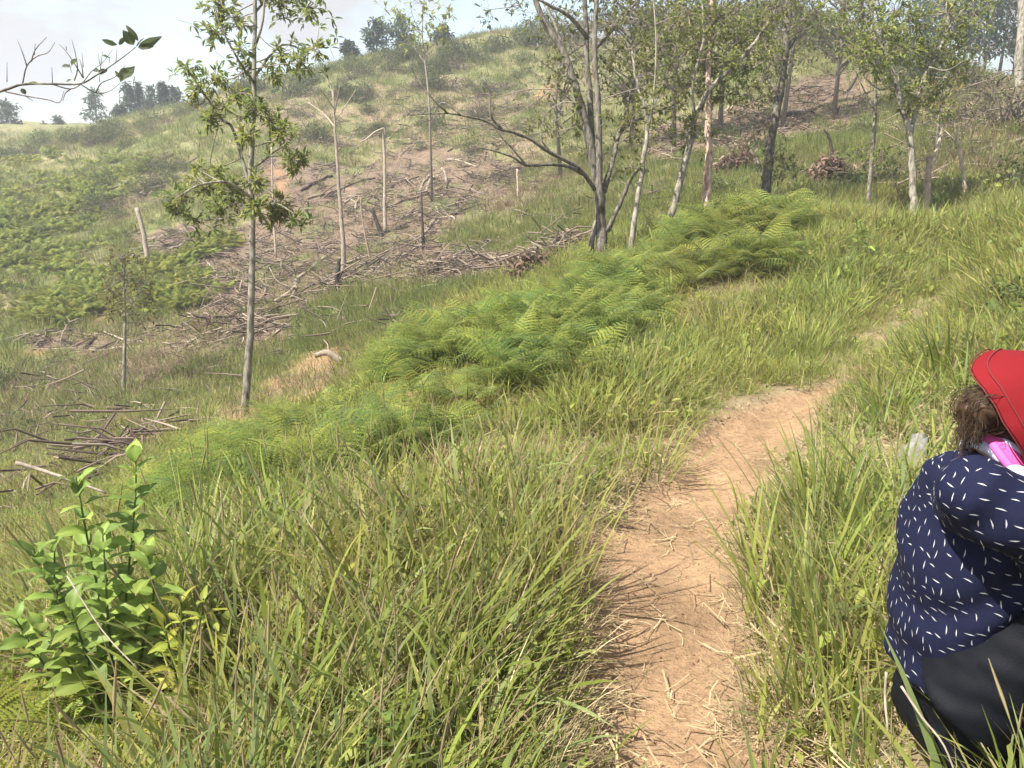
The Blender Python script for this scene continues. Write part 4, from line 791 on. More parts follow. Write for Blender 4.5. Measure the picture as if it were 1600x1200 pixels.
near_log('grey upright stick at the back of the seated person', [(1385,1050,1.5),(1383,1090,1.5),(1388,1150,1.48)], .0026, .002, M_DEADWOOD, cat='stick', name='bare_stick')
# brown dead crowns
def dead_crown(label, c, wpx, hpx, n):
    g = G(*c); d = float((g - CAM) @ _F); s = d / FPX; t = empty('dead_leaf_heap', g, label, 'dead branch'); mb, tw = MB(), MB(); k = n
    o = RNG.normal(size=(k, 3)); o /= np.linalg.norm(o, axis=1)[:, None]; o *= (RNG.random((k, 1)) ** .4) * np.array([wpx * s, wpx * s * .7, hpx * s]); o[:, 2] = np.abs(o[:, 2]) * 1.2 + .05
    for q in o[:40]: tube(tw, [(0, 0, .05), q * .5 + RNG.normal(size=3) * .05, q], [.012, .008, .004], 4)
    pp = np.repeat(o, 5, 0) + RNG.normal(size=(k * 5, 3)) * .06; ln = .10 + .06 * RNG.random(k * 5)
    leaves(mb, pp, rdir(k * 5, -.4), ln, ln * .42, pick(np.array([(.165,.115,.080),(.125,.085,.060),(.21,.155,.115)]), k * 5))
    link('dead_leaves', mb.mesh('dead_leaves', M_DEADLEAF), t, kind='stuff'); link('twigs', tw.mesh('twigs', M_STICK), t, kind='stuff')
dead_crown('brown withered leafy branch heap around the curved dark stem', (1295,286), 32, 30, 150); dead_crown('brown withered leafy branch between the reddish and grey trunks', (1150,268), 34, 26, 150); dead_crown('upper withered leaves left of the grey trunk', (1175,240), 22, 20, 70); dead_crown('reddish brown withered scrub left of the middle tree foot', (850,428), 50, 22, 160)

# ------------------------------------------------------------------ shrubs, skyline bushes and far trees
def bush_mesh(name, R_, hgt, n, leaf, pal, m=M_FARLEAF, stems=7, asp=.42):
    mb, tw = MB(), MB(); o = RNG.normal(size=(n, 3)); o /= np.linalg.norm(o, axis=1)[:, None]; lob = .75 + .45 * fbm(o[:, 0] * 2 + 9 + R_ * 50, o[:, 1] * 2 + o[:, 2] * 2, 201, 2)[:, None]
    o *= (RNG.random((n, 1)) ** .38) * lob * np.array([R_, R_, hgt]); o[:, 2] = np.abs(o[:, 2]); k = 4
    for q in o[:stems * 3]: tube(tw, [(RNG.normal() * .05, RNG.normal() * .05, -.05), q * .55 + RNG.normal(size=3) * R_ * .06, q], [.02, .012, .005], 4, cap=False)
    pp = np.repeat(o, k, 0) + RNG.normal(size=(n * k, 3)) * leaf * .7; ln = leaf * (.6 + .8 * RNG.random(n * k)); leaves(mb, pp, rdir(n * k, .15), ln, ln * asp, np.repeat(pick(pal, n, .16), k, 0))
    return mb.mesh(name, m), tw.mesh('stems', M_TWIG)
FARG = np.array([(.085,.105,.035),(.105,.125,.040),(.13,.14,.045),(.07,.09,.035)]); FARD = np.array([(.17,.13,.09),(.13,.10,.07),(.20,.16,.11),(.11,.11,.05)])
BM = [bush_mesh('foliage', .8 + .3 * RNG.random(), .8 + .5 * RNG.random(), 170, .13, FARG) for i in range(5)]
DM = [bush_mesh('foliage', .9 + .3 * RNG.random(), .7 + .4 * RNG.random(), 110, .10, FARD, M_DEADLEAF, 16, .3) for i in range(4)]
def bush(label, c, sc, ms, group, nudge=0.0):
    g = G(*c) if len(c) == 2 else c
    t = empty('shrub', g - np.array([0, 0, .06]), label, 'shrub', group); t.scale = (sc, sc, sc * (.8 + .4 * RNG.random())); t.rotation_euler = (0, 0, RNG.random() * 6.28)
    a, b_ = ms[RNG.integers(0, len(ms))]; link('foliage', a, t); link('stems', b_, t)
SKY = [(0,232),(40,222),(95,212),(150,205),(190,192),(230,184),(270,172),(305,158),(350,148),(395,132),(440,122),(470,113),(510,105),(545,98),(580,90),(620,84),(660,80),(700,78),(735,74),(770,70),(800,60),(840,45),(880,38),(930,32),(980,30),(1030,28),(1080,26),(1140,24),(1200,24),(1260,30),(1310,40),(1360,62),(1410,84),(1450,100),(1500,120)]
sx, sy = zip(*SKY)
for i in range(120):
    px = RNG.uniform(-40, 1520); py = np.interp(px, sx, sy) + 8 + abs(RNG.normal()) * (14 if px > 420 else 10); dry = RNG.random() < (.35 if 100 < px < 420 else .12)
    w_ = 'left of the slim tree' if px < 395 else 'between the slim tree and the many stemmed tree' if px < 930 else 'behind the trees at the right'; bush(('dry brownish' if dry else 'rounded green') + ' shrub on the hill crest ' + w_, (px, py), (.55 + .6 * RNG.random()) * (.8 if px < 700 else 1.1), DM if dry else BM, 'shrubs on the hill crest ' + w_)
for i in range(75):
    p = rand_in([DRY[0], DRY[0], DRY[2], DRY[1]], 1)[0]; dry = RNG.random() < .75
    bush('dry brown scrub on the upper slope' if dry else 'small green shrub among the dry scrub', onto(p), .30 + .45 * RNG.random(), DM if dry else BM, 'scrub on the upper slope')
for i in range(60):
    px, py = [(RNG.uniform(560, 900), RNG.uniform(105, 240)), (RNG.uniform(-20, 300), RNG.uniform(225, 420)), (RNG.uniform(950, 1560), RNG.uniform(170, 320))][i % 3]
    w_ = ['on the upper slope between the two leafy trees', 'on the bracken slope at the far left', 'on the grassy slope behind the right trees'][i % 3]; bush('small low green shrub ' + w_, (px, py), .18 + .28 * RNG.random(), BM, 'low shrubs ' + w_)
for lb, c, s, ms in [('dark rounded shrub at the lower far left', (38,680), .36, BM), ('dark shrub cut by the left edge at the valley floor', (-4,600), .42, BM), ('bushy dark shrub on the skyline left of the slim tree top', (455,150), 1.25, BM), ('grey scrub hanging over the bare edge near the top of the hill', (705,140), 1.0, DM), ('dark scrub under the bare edge near the top of the hill', (790,140), .9, DM),
                     ('leafy olive shrub in the dead branches left of the forked tree', (1392,290), .62, BM), ('green shrub behind the long grass at the right edge', (1588,300), .55, BM), ('broad leafy shrub at the right edge above the seated person', (1590,505), .36, BM), ('brown brush mound at the right edge of the slope', (1570,200), 1.2, DM), ('brown brush mound beside the leaning white pole', (1500,190), 1.1, DM)]:
    bush(lb, c, s, ms, None)
FT = np.array([(.055,.085,.048),(.070,.10,.055),(.05,.075,.048)])
def far_tree(label, px, foot_y, top_y, d, shape, n=60, leaf=.30, pal=FT):
    foot = P(px, foot_y, d); top = P(px + RNG.normal() * 4, top_y, d); gz = hz(foot[0], foot[1]); base = np.array([foot[0], foot[1], min(foot[2], gz)]); hgt = top[2] - base[2]
    t = empty('far_tree', base, label, 'tree'); mb, tk = MB(), MB(); tube(tk, [(0, 0, -.2), (RNG.normal() * .1, 0, hgt * .5), (0, 0, hgt * .97)], [.04 + hgt * .008, .05, .02], 6)
    for i in range(n):
        u = RNG.random(); a = RNG.random() * 6.28
        if shape == 'cone': z = hgt * (.12 + .88 * u); R_ = hgt * .26 * (1 - u) ** .8 + .08
        elif shape == 'tier': z = hgt * ([.35, .55, .72, .9][RNG.integers(0, 4)] + RNG.normal() * .03); R_ = hgt * .32 * (1.25 - z / hgt)
        elif shape == 'sparse': z = hgt * (.35 + .65 * u); R_ = hgt * .30 * math.sin(math.pi * min(.97, .2 + .75 * u))
        else: z = hgt * (.3 + .7 * u); R_ = hgt * .42 * math.sin(math.pi * min(.98, .12 + .86 * u))
        rr = R_ * RNG.random() ** .45; q = np.array([rr * math.cos(a), rr * math.sin(a), z + (.12 * rr if shape != 'cone' else -.2 * rr)])
        if i % 3 == 0: tube(tk, [(0, 0, max(.1, z - rr * .5)), q], [.035, .012], 4, cap=False)
        k = 9; pp = q + RNG.normal(size=(k, 3)) * hgt * .045; ln = leaf * (.6 + .7 * RNG.random(k)); leaves(mb, pp, rdir(k, -.1), ln, ln * .38, pick(pal, k, .15))
    link('crown', mb.mesh('crown', M_FARLEAF), t); link('trunk', tk.mesh('trunk', M_TWIG, True), t)
far_tree('round crowned pale tree on the far skyline at the left edge', 14, 222, 162, 62, 'round', 80, .36); far_tree('small flat tiered tree on the far skyline', 95, 214, 183, 62, 'tier', 26, .3); far_tree('thin tiered tree standing alone on the far skyline', 153, 205, 140, 62, 'tier', 42, .34)
far_tree('low spreading tree on the far skyline left of the tiered tree', 72, 215, 195, 66, 'round', 40, .34); far_tree('leftmost tree of the feathery skyline row', 205, 190, 130, 55, 'cone', 70, .3); far_tree('feathery tree beside the leftmost one of the skyline row', 222, 188, 133, 56, 'cone', 70, .3); far_tree('narrow pointed tree in the middle of the skyline row', 240, 184, 137, 55, 'cone', 50, .28)
far_tree('conical tree of the skyline row beside the slim tree', 259, 180, 132, 54, 'cone', 90, .3); far_tree('thin tree between the skyline row and the slim tree', 276, 176, 138, 54, 'sparse', 34, .28); far_tree('bushy tree on the left skyline below the row', 190, 196, 168, 53, 'round', 50, .3)
far_tree('bluish bushy tree on the hill crest right of the slim tree', 590, 96, 36, 46, 'round', 60, .32); far_tree('yellowish bushy tree on the hill crest', 628, 92, 32, 45, 'round', 70, .3, FT * 1.3); far_tree('shrubby tree on the hill crest at the end of the grass', 690, 86, 44, 45, 'round', 60, .3); far_tree('small skyline tree above the scrub right of the slim tree', 548, 102, 68, 45, 'round', 46, .3)
for i, (px, fy, ty, lb) in enumerate([(1530,150,-40,'dark bluish tree seen through the gap at the upper right'), (1556,148,-60,'slender dark tree at the right of the upper right gap'), (1500,140,-30,'bushy dark tree left of the upper right gap'), (1470,120,-60,'tall dark tree on the crest behind the forked tree'), (1578,148,-20,'bluish tree next to the tall pale trunk'), (1440,110,-10,'dark tree on the crest left of the upper right gap')]):
    far_tree(lb, px, fy, ty, 36 + i * 1.7, 'sparse', 95, .30, FT * .9)
slim('open_topped_sapling', 'tall open sapling with long upright leaf sprays before the hill crest', 'tree', (672,180), 24.0, [([(672,182),(668,130),(662,80),(660,40),(664,-20)], .035, .010), ([(664,100),(640,60,.3),(625,20,.4)], .014, .005), ([(662,85),(690,50,.3),(700,10,.3)], .014, .005), ([(660,60),(645,25,-.2),(640,0,-.2)], .01, .004)], M_TWIG,
     [(620,20,22,9),(640,40,22,9),(660,30,26,12),(690,40,24,10),(700,10,24,10),(650,5,24,10),(600,15,14,4),(675,60,20,7),(640,65,18,6)], .20, TREELEAF * 1.3, 6)
# low brown-green trees behind the middle tree
for lb, px, fy, ty, n in [('twiggy olive tree behind the stems of the many stemmed tree', 985, 205, -20, 110), ('thicket tree on the slope between the white sapling and leaning tree', 1055, 200, -30, 110), ('olive tree on the crest behind the reddish trunk', 1130, 120, -60, 90), ('olive tree on the crest behind the grey trunk', 1230, 105, -60, 90), ('olive tree on the crest left of the forked tree', 1310, 110, -60, 90), ('brownish tree on the slope behind the left stem of the many stemmed tree', 880, 130, 40, 60)]:
    far_tree(lb, px, fy, ty, 21 + RNG.random() * 3, 'sparse', int(n * 1.5), .14, np.array([(.13,.13,.05),(.16,.145,.065),(.11,.12,.045),(.18,.15,.10)]))

# ------------------------------------------------------------------ plants near the camera
def leafy_plant(name, label, d, stems, leaf, asp, pal, gap=.055, bend=1.0, m=M_LEAF, up=.35, whorl=2, cat='plant'):
    b0 = P(stems[0][0][0], stems[0][0][1], d); base = onto(b0); t = empty(name, base, label, cat); mes = []
    for i in range(7):
        mb = nice_leaf(leaf * (.9 + .2 * RNG.random()), leaf * asp * .5, pick(pal, 1, .14)[0], bend * (.5 + 1.0 * RNG.random())); mes.append(mb.mesh('leaf', m, True))
    for st in stems:
        pts = [P(q[0], q[1], d + (q[2] if len(q) > 2 else 0)) for q in st]; f = onto(pts[0]); pts[0] = f if pts[0][2] < f[2] + .25 else pts[0]; c = curve_pts(pts, 6); mb = MB(); tube(mb, c - base, np.linspace(.0042, .002, len(c)), 6, (.14, .18, .06)); link('stem', mb.mesh('stem', M_GRASS, True), t)
        s = np.r_[0, np.cumsum(np.linalg.norm(np.diff(c, axis=0), axis=1))]; u = max(s[-1] * .12, .02); tw = RNG.random() * 3
        while u <= s[-1]:
            q = np.array([np.interp(u, s, c[:, j]) for j in range(3)]); fr = u / s[-1]
            for w in range(whorl):
                a = tw + w * 2 * math.pi / whorl; o = link('leaf', mes[RNG.integers(0, 7)], t); sc = (1.05 - .45 * abs(fr - .45)) * (.75 + .45 * RNG.random())
                el = up + .55 * (fr > .9) - .25 * (fr < .3) + RNG.normal() * .18
                o.matrix_local = Matrix.Translation(Vector(q - base)) @ Euler((RNG.normal() * .3, -el, a + RNG.normal() * .15)).to_matrix().to_4x4() @ Matrix.Scale(sc, 4)
            tw += math.pi / 2 if whorl == 2 else .8; u += gap * (.8 + .4 * RNG.random())
    return t
PL = np.array([(.155,.225,.048),(.185,.25,.056),(.13,.20,.044)])
leafy_plant('broad_leaved_plant', 'tall plant with broad bright green opposite leaves in the left foreground', 2.25,
 [[(175,1090),(160,960),(140,860),(125,780),(118,742)], [(185,1090,.05),(195,960,.05),(205,850,.05),(212,770,.05),(212,712,.05)], [(160,1090,.1),(110,980,.1),(70,900,.1),(50,860,.1)], [(195,1095,-.05),(225,1000,-.08),(240,930,-.1),(230,860,-.1)], [(150,1100,-.1),(100,1020,-.15),(60,990,-.15)], [(180,1090,0),(170,980,-.1),(165,900,-.12),(160,830,-.12)], [(170,1095,.1),(140,1000,.12),(90,930,.15),(85,850,.15)], [(165,1090,-.1),(130,1010,-.15),(110,950,-.18)], [(140,1100,.0),(70,1040,.0),(20,960,.0)]], .086, .56, PL * 1.2, .034)
leafy_plant('yellow_leaved_plant', 'small plant with bright yellow green pointed leaves right of the broad leaved plant', 2.1, [[(290,1060),(285,990),(282,930)], [(295,1060,.05),(310,1000,.05),(318,935,.05)], [(290,1065,-.05),(265,1015,-.05),(255,965,-.05)], [(300,1065,.05),(340,1010,.08),(345,960,.08)]], .085, .30, np.array([(.26,.30,.045),(.23,.29,.05),(.30,.31,.05)]), .045, up=.3)
leafy_plant('low_leafy_shrub', 'low leafy green shrub in the grass left of the bend of the path', 5.4, [[(965,612),(955,570),(945,535)], [(970,612,.05),(985,570,.05),(1005,545,.05)], [(960,612,-.05),(935,585,-.05),(922,560,-.05)], [(968,614,.1),(965,575,.1),(972,535,.1)], [(960,614,-.1),(950,590,-.12),(930,600,-.12)], [(970,614,-.1),(1000,590,-.1),(1015,575,-.1)]], .115, .34, PL * .8, .055)
leafy_plant('long_leaved_weed', 'tall weed with long narrow drooping leaves above the low leafy shrub', 7.0, [[(858,545),(855,500),(850,462)], [(862,545,.05),(872,505,.05),(880,475,.05)], [(852,546,-.05),(835,515,-.05),(825,485,-.05)]], .17, .17, PL * .95, .06, bend=2.5, up=.45, whorl=3)
leafy_plant('big_leaved_seedling', 'seedling with a few large glossy leaves at the bottom edge between tall grass', 1.75, [[(615,1195),(612,1150),(612,1115)], [(625,1200,.03),(640,1160,.03),(645,1130,.03)]], .075, .42, np.array([(.085,.14,.035),(.11,.165,.04)]), .045, up=.55)
leafy_plant('pale_weed', 'pale bluish weed in the grass before the thin grey sapling', 8.0, [[(1345,400),(1340,370),(1338,345)], [(1352,400),(1358,372),(1362,352)]], .14, .3, PL, .07); leafy_plant('right_edge_weed', 'dark leafy weed at the right edge above the red hat', 4.6, [[(1560,545),(1555,505),(1548,470)], [(1575,545,.1),(1580,500,.1),(1585,465,.1)], [(1590,545),(1600,510),(1610,475)]], .11, .4, PL * .7, .05)

# featured clumps of tall grass
def clump(label, foot, d, hpx, spread, n, wid, lean, pal, curl=(.1, 1.1), seg=7, dry=.15, bias=None):
    g = onto(P(foot[0], foot[1], d)); h = hpx / FPX * d; mb = MB(); g = np.array(g); k = int(n * (1 - dry))
    blades(mb, k, spread, (h * .55, h * 1.08), wid, lean, curl, seg, pick(pal, k)); blades(mb, n - k, spread, (h * .35, h * .9), (wid[0] * .5, wid[1] * .6), (lean[0], lean[1] * 1.8), curl, 5, pick(STRAW, n - k))
    for j in range(3):
        a = RNG.random() * 6.28; L_ = h * (.9 + .25 * RNG.random()); th = lean[1] * RNG.random(); e = np.array([math.cos(a) * math.sin(th), math.sin(a) * math.sin(th), math.cos(th)]) * L_; tube(mb, [(0, 0, 0), e * .5 + RNG.normal(size=3) * .01, e], [.002, .0015, .001], 3, (.30, .27, .12))
    o = link('grass_clump', mb.mesh('grass_clump', M_GRASS), None, label=label, category='grass clump'); o.location = g; o.rotation_euler = (0, 0, 0)
GB = GREEN[[0, 1, 4]]; GY = np.vstack([GREEN[2:4], YELLOW[:1]])
clump('big clump of tall reedy grass leaning over the left edge of the path', (850,985), 2.75, 285, .13, 95, (.007, .013), (.03, .42), GY); clump('bluish green tall grass just left of the reedy clump', (745,985), 2.7, 250, .16, 70, (.008, .014), (.05, .45), GB)
clump('tall broad bladed grass rising right of the broad leaved plant', (305,960), 2.6, 270, .09, 36, (.010, .017), (.02, .25), GREEN); clump('tall narrow grass near the bottom left above the fern tips', (420,1060), 2.1, 270, .16, 70, (.007, .013), (.05, .45), GREEN); clump('tall green grass at the middle of the left foreground', (590,1010), 2.4, 260, .18, 80, (.007, .013), (.05, .5), GREEN)
clump('wide bladed grass clump on the right edge of the path', (1250,980), 2.45, 270, .17, 90, (.010, .017), (.08, .55), GREEN); clump('grass clump behind the wide bladed one right of the path', (1290,860), 2.9, 230, .16, 80, (.009, .015), (.08, .6), GREEN); clump('grass fan rising at the bottom edge right of the path', (1200,1235), 1.75, 150, .07, 26, (.009, .015), (.1, .8), GB, dry=.1); clump('tall grass left of the seated person', (1350,1010), 2.1, 270, .14, 60, (.008, .014), (.05, .5), GREEN)
clump('grass sprouting at the lower right before the trousers', (1440,1240), 1.42, 120, .10, 40, (.006, .010), (.1, .8), GREEN, dry=.35); clump('green grass clump between the path edge and the dark trousers', (1300,1090), 1.95, 200, .14, 60, (.008, .015), (.08, .7), GREEN); clump('low spreading grass clump on the right edge of the path near the bottom', (1235,1110), 2.0, 120, .12, 50, (.008, .014), (.2, .9), GREEN); clump('grass sprouting against the back of the seated person', (1375,1120), 1.75, 200, .10, 45, (.008, .014), (.05, .5), GREEN)
clump('yellowish grass clump left of the bend of the path', (1130,540), 6.6, 85, .25, 80, (.010, .018), (.08, .6), GREEN); clump('yellow and orange tinged grass clump behind the path bend', (1255,560), 6.2, 95, .22, 90, (.009, .016), (.05, .5), GY); clump('bluish broad grass above the red hat', (1480,600), 4.2, 95, .2, 60, (.012, .02), (.1, .6), GB)
clump('broad blades beside the grey stone', (1462,690), 3.4, 85, .05, 16, (.014, .022), (.05, .5), GREEN, dry=0); clump('bluish grass between the grey stone and the path', (1390,650), 3.9, 90, .2, 60, (.010, .018), (.1, .6), GB); clump('grass clump at the left edge below the broad leaved plant', (-40,1040), 2.2, 150, .15, 60, (.008, .014), (.1, .6), GREEN); clump('grass clump on the left of the path near its bend', (1010,720), 3.9, 105, .2, 80, (.007, .013), (.1, .8), GREEN)
# featured ferns
def fern(label, foot, d, hpx, k, pal=FERNC, lean=(.2, .6), curl=(.8, 1.5), npin=14, npul=10, az=None):
    g = onto(P(foot[0], foot[1], d)) if d else G(*foot); d = d or float((g - CAM) @ _F); h = hpx / FPX * d; t = empty('fern', g, label, 'fern')
    for j in range(k):
        mb = MB(); a = 6.28 * (j + RNG.random() * .8) / k if az is None else az[j % len(az)] + RNG.normal() * .25
        frond(mb, h * (1.0 + .5 * RNG.random()), a, RNG.uniform(*lean), RNG.uniform(*curl), npin, npul, pick(pal, 4)); link('frond', mb.mesh('frond', M_FERN), t)
YF = np.array([(.24,.28,.05),(.20,.26,.05),(.28,.29,.06)])
fern('yellow green fern in the bottom left corner', (45,1165), None, 175, 9, YF, (.3, .8)); fern('yellow green fern at the bottom edge right of the corner fern', (165,1180), None, 150, 8, YF, (.3, .8)); fern('small fern cut by the bottom edge below the narrow grass', (255,1195), None, 110, 6, YF)
for lb, f, d, h, k in [('arching fern above a dark hollow in the middle of the fern bank', (650,640), 5.2, 75, 7), ('large fern at the left front of the fern bank', (330,770), 4.2, 120, 8), ('fern at the left end of the fern bank above the tall grass', (250,790), 4.3, 110, 7), ('bright fern in front of the low fern bank', (450,735), 4.3, 110, 8), ('bright fern left of the low leafy shrub', (890,560), 6.0, 70, 7), ('fern in the middle of the bank with long drooping fronds', (780,560), 5.8, 75, 8), ('fern below the long leaved weed', (730,650), 5.0, 80, 7), ('dark green fern at the right end of the fern bank', (1185,425), 8.6, 80, 9), ('bright fern at the foot of the reddish trunk', (1110,400), 9.4, 75, 8), ('bright fern at the foot of the leaning tree', (1030,415), 9.2, 70, 8), ('fern in front of the many stemmed tree', (965,450), 8.6, 70, 8), ('fern behind the low leafy shrub', (930,500), 7.4, 60, 7), ('fern at the centre of the right fern bank', (1080,450), 8.4, 70, 8), ('fern near the half hidden brown log', (600,700), 4.6, 90, 7), ('bluish fern at the upper edge of the low fern bank', (690,520), 7.2, 55, 7)]:
    fern(lb, f, d, h, k)
# grey stone beside the broad blades
g = onto(P(1432,712,3.4), -.03); mb = MB(); th = np.linspace(0, 2 * math.pi, 9)[:-1]; vv = []
for zz, rr in [(-.03, .9), (.02, 1.0), (.08, .85), (.13, .5), (.145, .15)]: vv.append(np.c_[np.cos(th) * .055 * rr * (1 + .25 * RNG.normal(size=8)), np.sin(th) * .08 * rr * (1 + .2 * RNG.normal(size=8)), np.full(8, zz) + .012 * RNG.normal(size=8)])
vv = np.concatenate(vv); qd = [(a * 8 + k, a * 8 + (k + 1) % 8, a * 8 + 8 + (k + 1) % 8, a * 8 + 8 + k) for a in range(4) for k in range(8)]; tr = [(32 + k, 32 + (k + 1) % 8, 40) for k in range(8)]
mb.add(np.vstack([vv, [(0, 0, .15)]]), [np.array(qd), np.array(tr)]); M_STONE = wood_mat('grey_stone', (.13, .125, .115), (.30, .29, .27), 30, (.3, .7), .9, .6, 1.0)
o = link('stone', mb.mesh('stone', M_STONE), None, label='pale grey stone in dry grass left of the seated person', category='stone'); o.location = g
# ------------------------------------------------------------------ the seated person
def Qp(px, py, y0):
    v = (py - 600) / FPX; d = y0 / (math.cos(PITCH) - v * math.sin(PITCH)); return P(px, py, d)
def ellipsoid(mb, c, rad, rot=None, nu=20, nv=12, col=(1, 1, 1)):
    th = np.linspace(0, math.pi, nv + 1)[1:-1]; ph = np.arange(nu) * 2 * math.pi / nu
    v = np.stack([np.sin(th)[:, None] * np.cos(ph)[None], np.sin(th)[:, None] * np.sin(ph)[None], np.repeat(np.cos(th)[:, None], nu, 1)], -1).reshape(-1, 3)
    v = np.vstack([v, [0, 0, 1], [0, 0, -1]]) * np.asarray(rad); v = v if rot is None else v @ np.asarray(rot).T; k = np.arange(nu)
    q = [np.stack([i * nu + k, i * nu + nu + k, i * nu + nu + (k + 1) % nu, i * nu + (k + 1) % nu], -1) for i in range(nv - 2)]; e = (nv - 1) * nu
    t = np.r_[np.stack([k, (k + 1) % nu, np.full(nu, e)], -1), np.stack([(nv - 2) * nu + (k + 1) % nu, (nv - 2) * nu + k, np.full(nu, e + 1)], -1)]
    mb.add(v + np.asarray(c), [np.concatenate(q), t], col)
def loft(mb, cs, rx, ry, n=24):
    """closed body of rings along cs: rx across the spine in the facing plane, ry sideways (Y)"""
    cs = np.asarray(cs); t = np.gradient(cs, axis=0); t /= np.linalg.norm(t, axis=1)[:, None]; s = np.array([0, 1.0, 0]); f = np.cross(s, t); f /= np.linalg.norm(f, axis=1)[:, None]; an = np.arange(n) * 2 * math.pi / n
    v = cs[:, None] + np.asarray(rx)[:, None, None] * np.cos(an)[None, :, None] * f[:, None] + np.asarray(ry)[:, None, None] * np.sin(an)[None, :, None] * s
    m = len(cs); v = v.reshape(-1, 3); i = np.arange(m - 1)[:, None] * n + np.arange(n)[None]; j = np.arange(m - 1)[:, None] * n + (np.arange(n)[None] + 1) % n; e = (m - 1) * n; k = np.arange(n)
    v = np.vstack([v, cs[0], cs[-1]]); mb.add(v, [np.stack([i, j, j + n, i + n], -1).reshape(-1, 4), np.r_[np.stack([(k + 1) % n, k, np.full(n, m * n)], -1), np.stack([e + k, e + (k + 1) % n, np.full(n, m * n + 1)], -1)]])
def remesh(mb, name, vox, it, m, fold=None):
    me = mb.mesh(name, None); o = bpy.data.objects.new(name, me); COL.objects.link(o)
    r = o.modifiers.new('r', 'REMESH'); r.mode = 'VOXEL'; r.voxel_size = vox; s = o.modifiers.new('s', 'SMOOTH'); s.factor = .5; s.iterations = it
    dg = bpy.context.evaluated_depsgraph_get(); dg.update(); nm = bpy.data.meshes.new_from_object(o.evaluated_get(dg)); bpy.data.objects.remove(o); nm.name = name
    k = len(nm.vertices); co = np.empty(k * 3, np.float32); nm.vertices.foreach_get('co', co); no = np.empty(k * 3, np.float32); nm.vertex_normals.foreach_get('vector', no); co = co.reshape(-1, 3); no = no.reshape(-1, 3)
    if fold is not None: co = co + no * fold(co)[:, None]
    nm.vertices.foreach_set('co', co.astype(np.float32).ravel()); nm.polygons.foreach_set('use_smooth', np.ones(len(nm.polygons), bool)); nm.materials.clear(); nm.materials.append(m); nm.update(); return nm
def cloth(name, c, rough=.85, spec=.2, scale=350, sheen=0.0):
    m, t, o = mat(name); p = N('ShaderNodeBsdfPrincipled', t); p.inputs['Base Color'].default_value = (*c, 1); p.inputs['Roughness'].default_value = rough; p.inputs['Specular IOR Level'].default_value = spec
    tcn = N('ShaderNodeTexCoord', t); nz = N('ShaderNodeTexNoise', t); nz.inputs['Scale'].default_value = scale; b = N('ShaderNodeBump', t); b.inputs['Strength'].default_value = .25; b.inputs['Distance'].default_value = .002
    n2 = N('ShaderNodeTexNoise', t); n2.inputs['Scale'].default_value = 9; n2.inputs['Detail'].default_value = 3; mrr = N('ShaderNodeMapRange', t); mrr.inputs[3].default_value = .8; mrr.inputs[4].default_value = 1.2; h = N('ShaderNodeHueSaturation', t); h.inputs['Color'].default_value = (*c, 1)
    l = t.links.new; l(tcn.outputs['Object'], nz.inputs['Vector']); l(nz.outputs[0], b.inputs['Height']); l(b.outputs[0], p.inputs['Normal']); l(tcn.outputs['Object'], n2.inputs['Vector']); l(n2.outputs[0], mrr.inputs[0]); l(mrr.outputs[0], h.inputs['Value']); l(h.outputs[0], p.inputs['Base Color']); l(p.outputs[0], o.inputs[0]); return m
M_SKIN = cloth('skin', (.36, .205, .14), .55, .35, 200); M_NAVY = cloth('navy_cloth', (.0065, .008, .027), .85, .15); M_WHITE = cloth('white_print', (.36, .36, .40), .8); M_BLACK = cloth('black_trousers', (.0046, .0052, .0080), .68, .12); M_RED = cloth('red_cloth', (.15, .010, .013), .9, .08, 500)
M_HAIR = wood_mat('brown_hair', (.022, .013, .008), (.095, .058, .033), 60, (.3, .7), .45, .5, .12); M_SCARF = None
m_, t_, o_ = mat('scarf_cloth'); p_ = N('ShaderNodeBsdfPrincipled', t_); a_ = N('ShaderNodeAttribute', t_); a_.attribute_name = 'Col'; p_.inputs['Roughness'].default_value = .8; t_.links.new(a_.outputs['Color'], p_.inputs['Base Color']); t_.links.new(p_.outputs[0], o_.inputs[0]); M_SCARF = m_
YB = 1.35
pel, wai, mid, che, upp, nkb, nck, hed = Qp(1500,1100,YB), Qp(1490,1015,YB), Qp(1493,925,YB), Qp(1506,835,YB), Qp(1528,768,YB), Qp(1562,728,YB), Qp(1592,692,YB), Qp(1632,640,YB)
shR, elR, wrR = Qp(1534,778,1.19), Qp(1662,872,1.12), Qp(1790,900,1.16); shL, elL, wrL = Qp(1545,760,1.51), Qp(1690,850,1.56), Qp(1800,900,1.5)
hpR, knR, anR = Qp(1508,1095,1.25), Qp(1745,945,1.15), Qp(1715,1215,1.18); hpL, knL, anL = Qp(1505,1085,1.43), Qp(1740,1090,1.50), Qp(1600,1150,1.30)
base = np.array([pel[0], pel[1], hz(pel[0], pel[1])]); shift = lambda *a: [q - base for q in a]
pt = empty('person', base, 'person in red hat and navy feather print blouse sitting beside the path', 'person')
pel, wai, mid, che, upp, nkb, nck, hed, shR, elR, wrR, shL, elL, wrL, hpR, knR, anR, hpL, knL, anL = shift(pel, wai, mid, che, upp, nkb, nck, hed, shR, elR, wrR, shL, elL, wrL, hpR, knR, anR, hpL, knL, anL)
for q in (anR, anL): q[2] = max(q[2], .05)
HF = np.array([math.cos(.9), 0, -math.sin(.9)]); HU = np.array([math.sin(.9), 0, math.cos(.9)]); HS = np.array([0, 1.0, 0]); HR = np.stack([HF, HS, HU], 1)
hp = lambda f, s, u: hed + HF * f + HS * s + HU * u
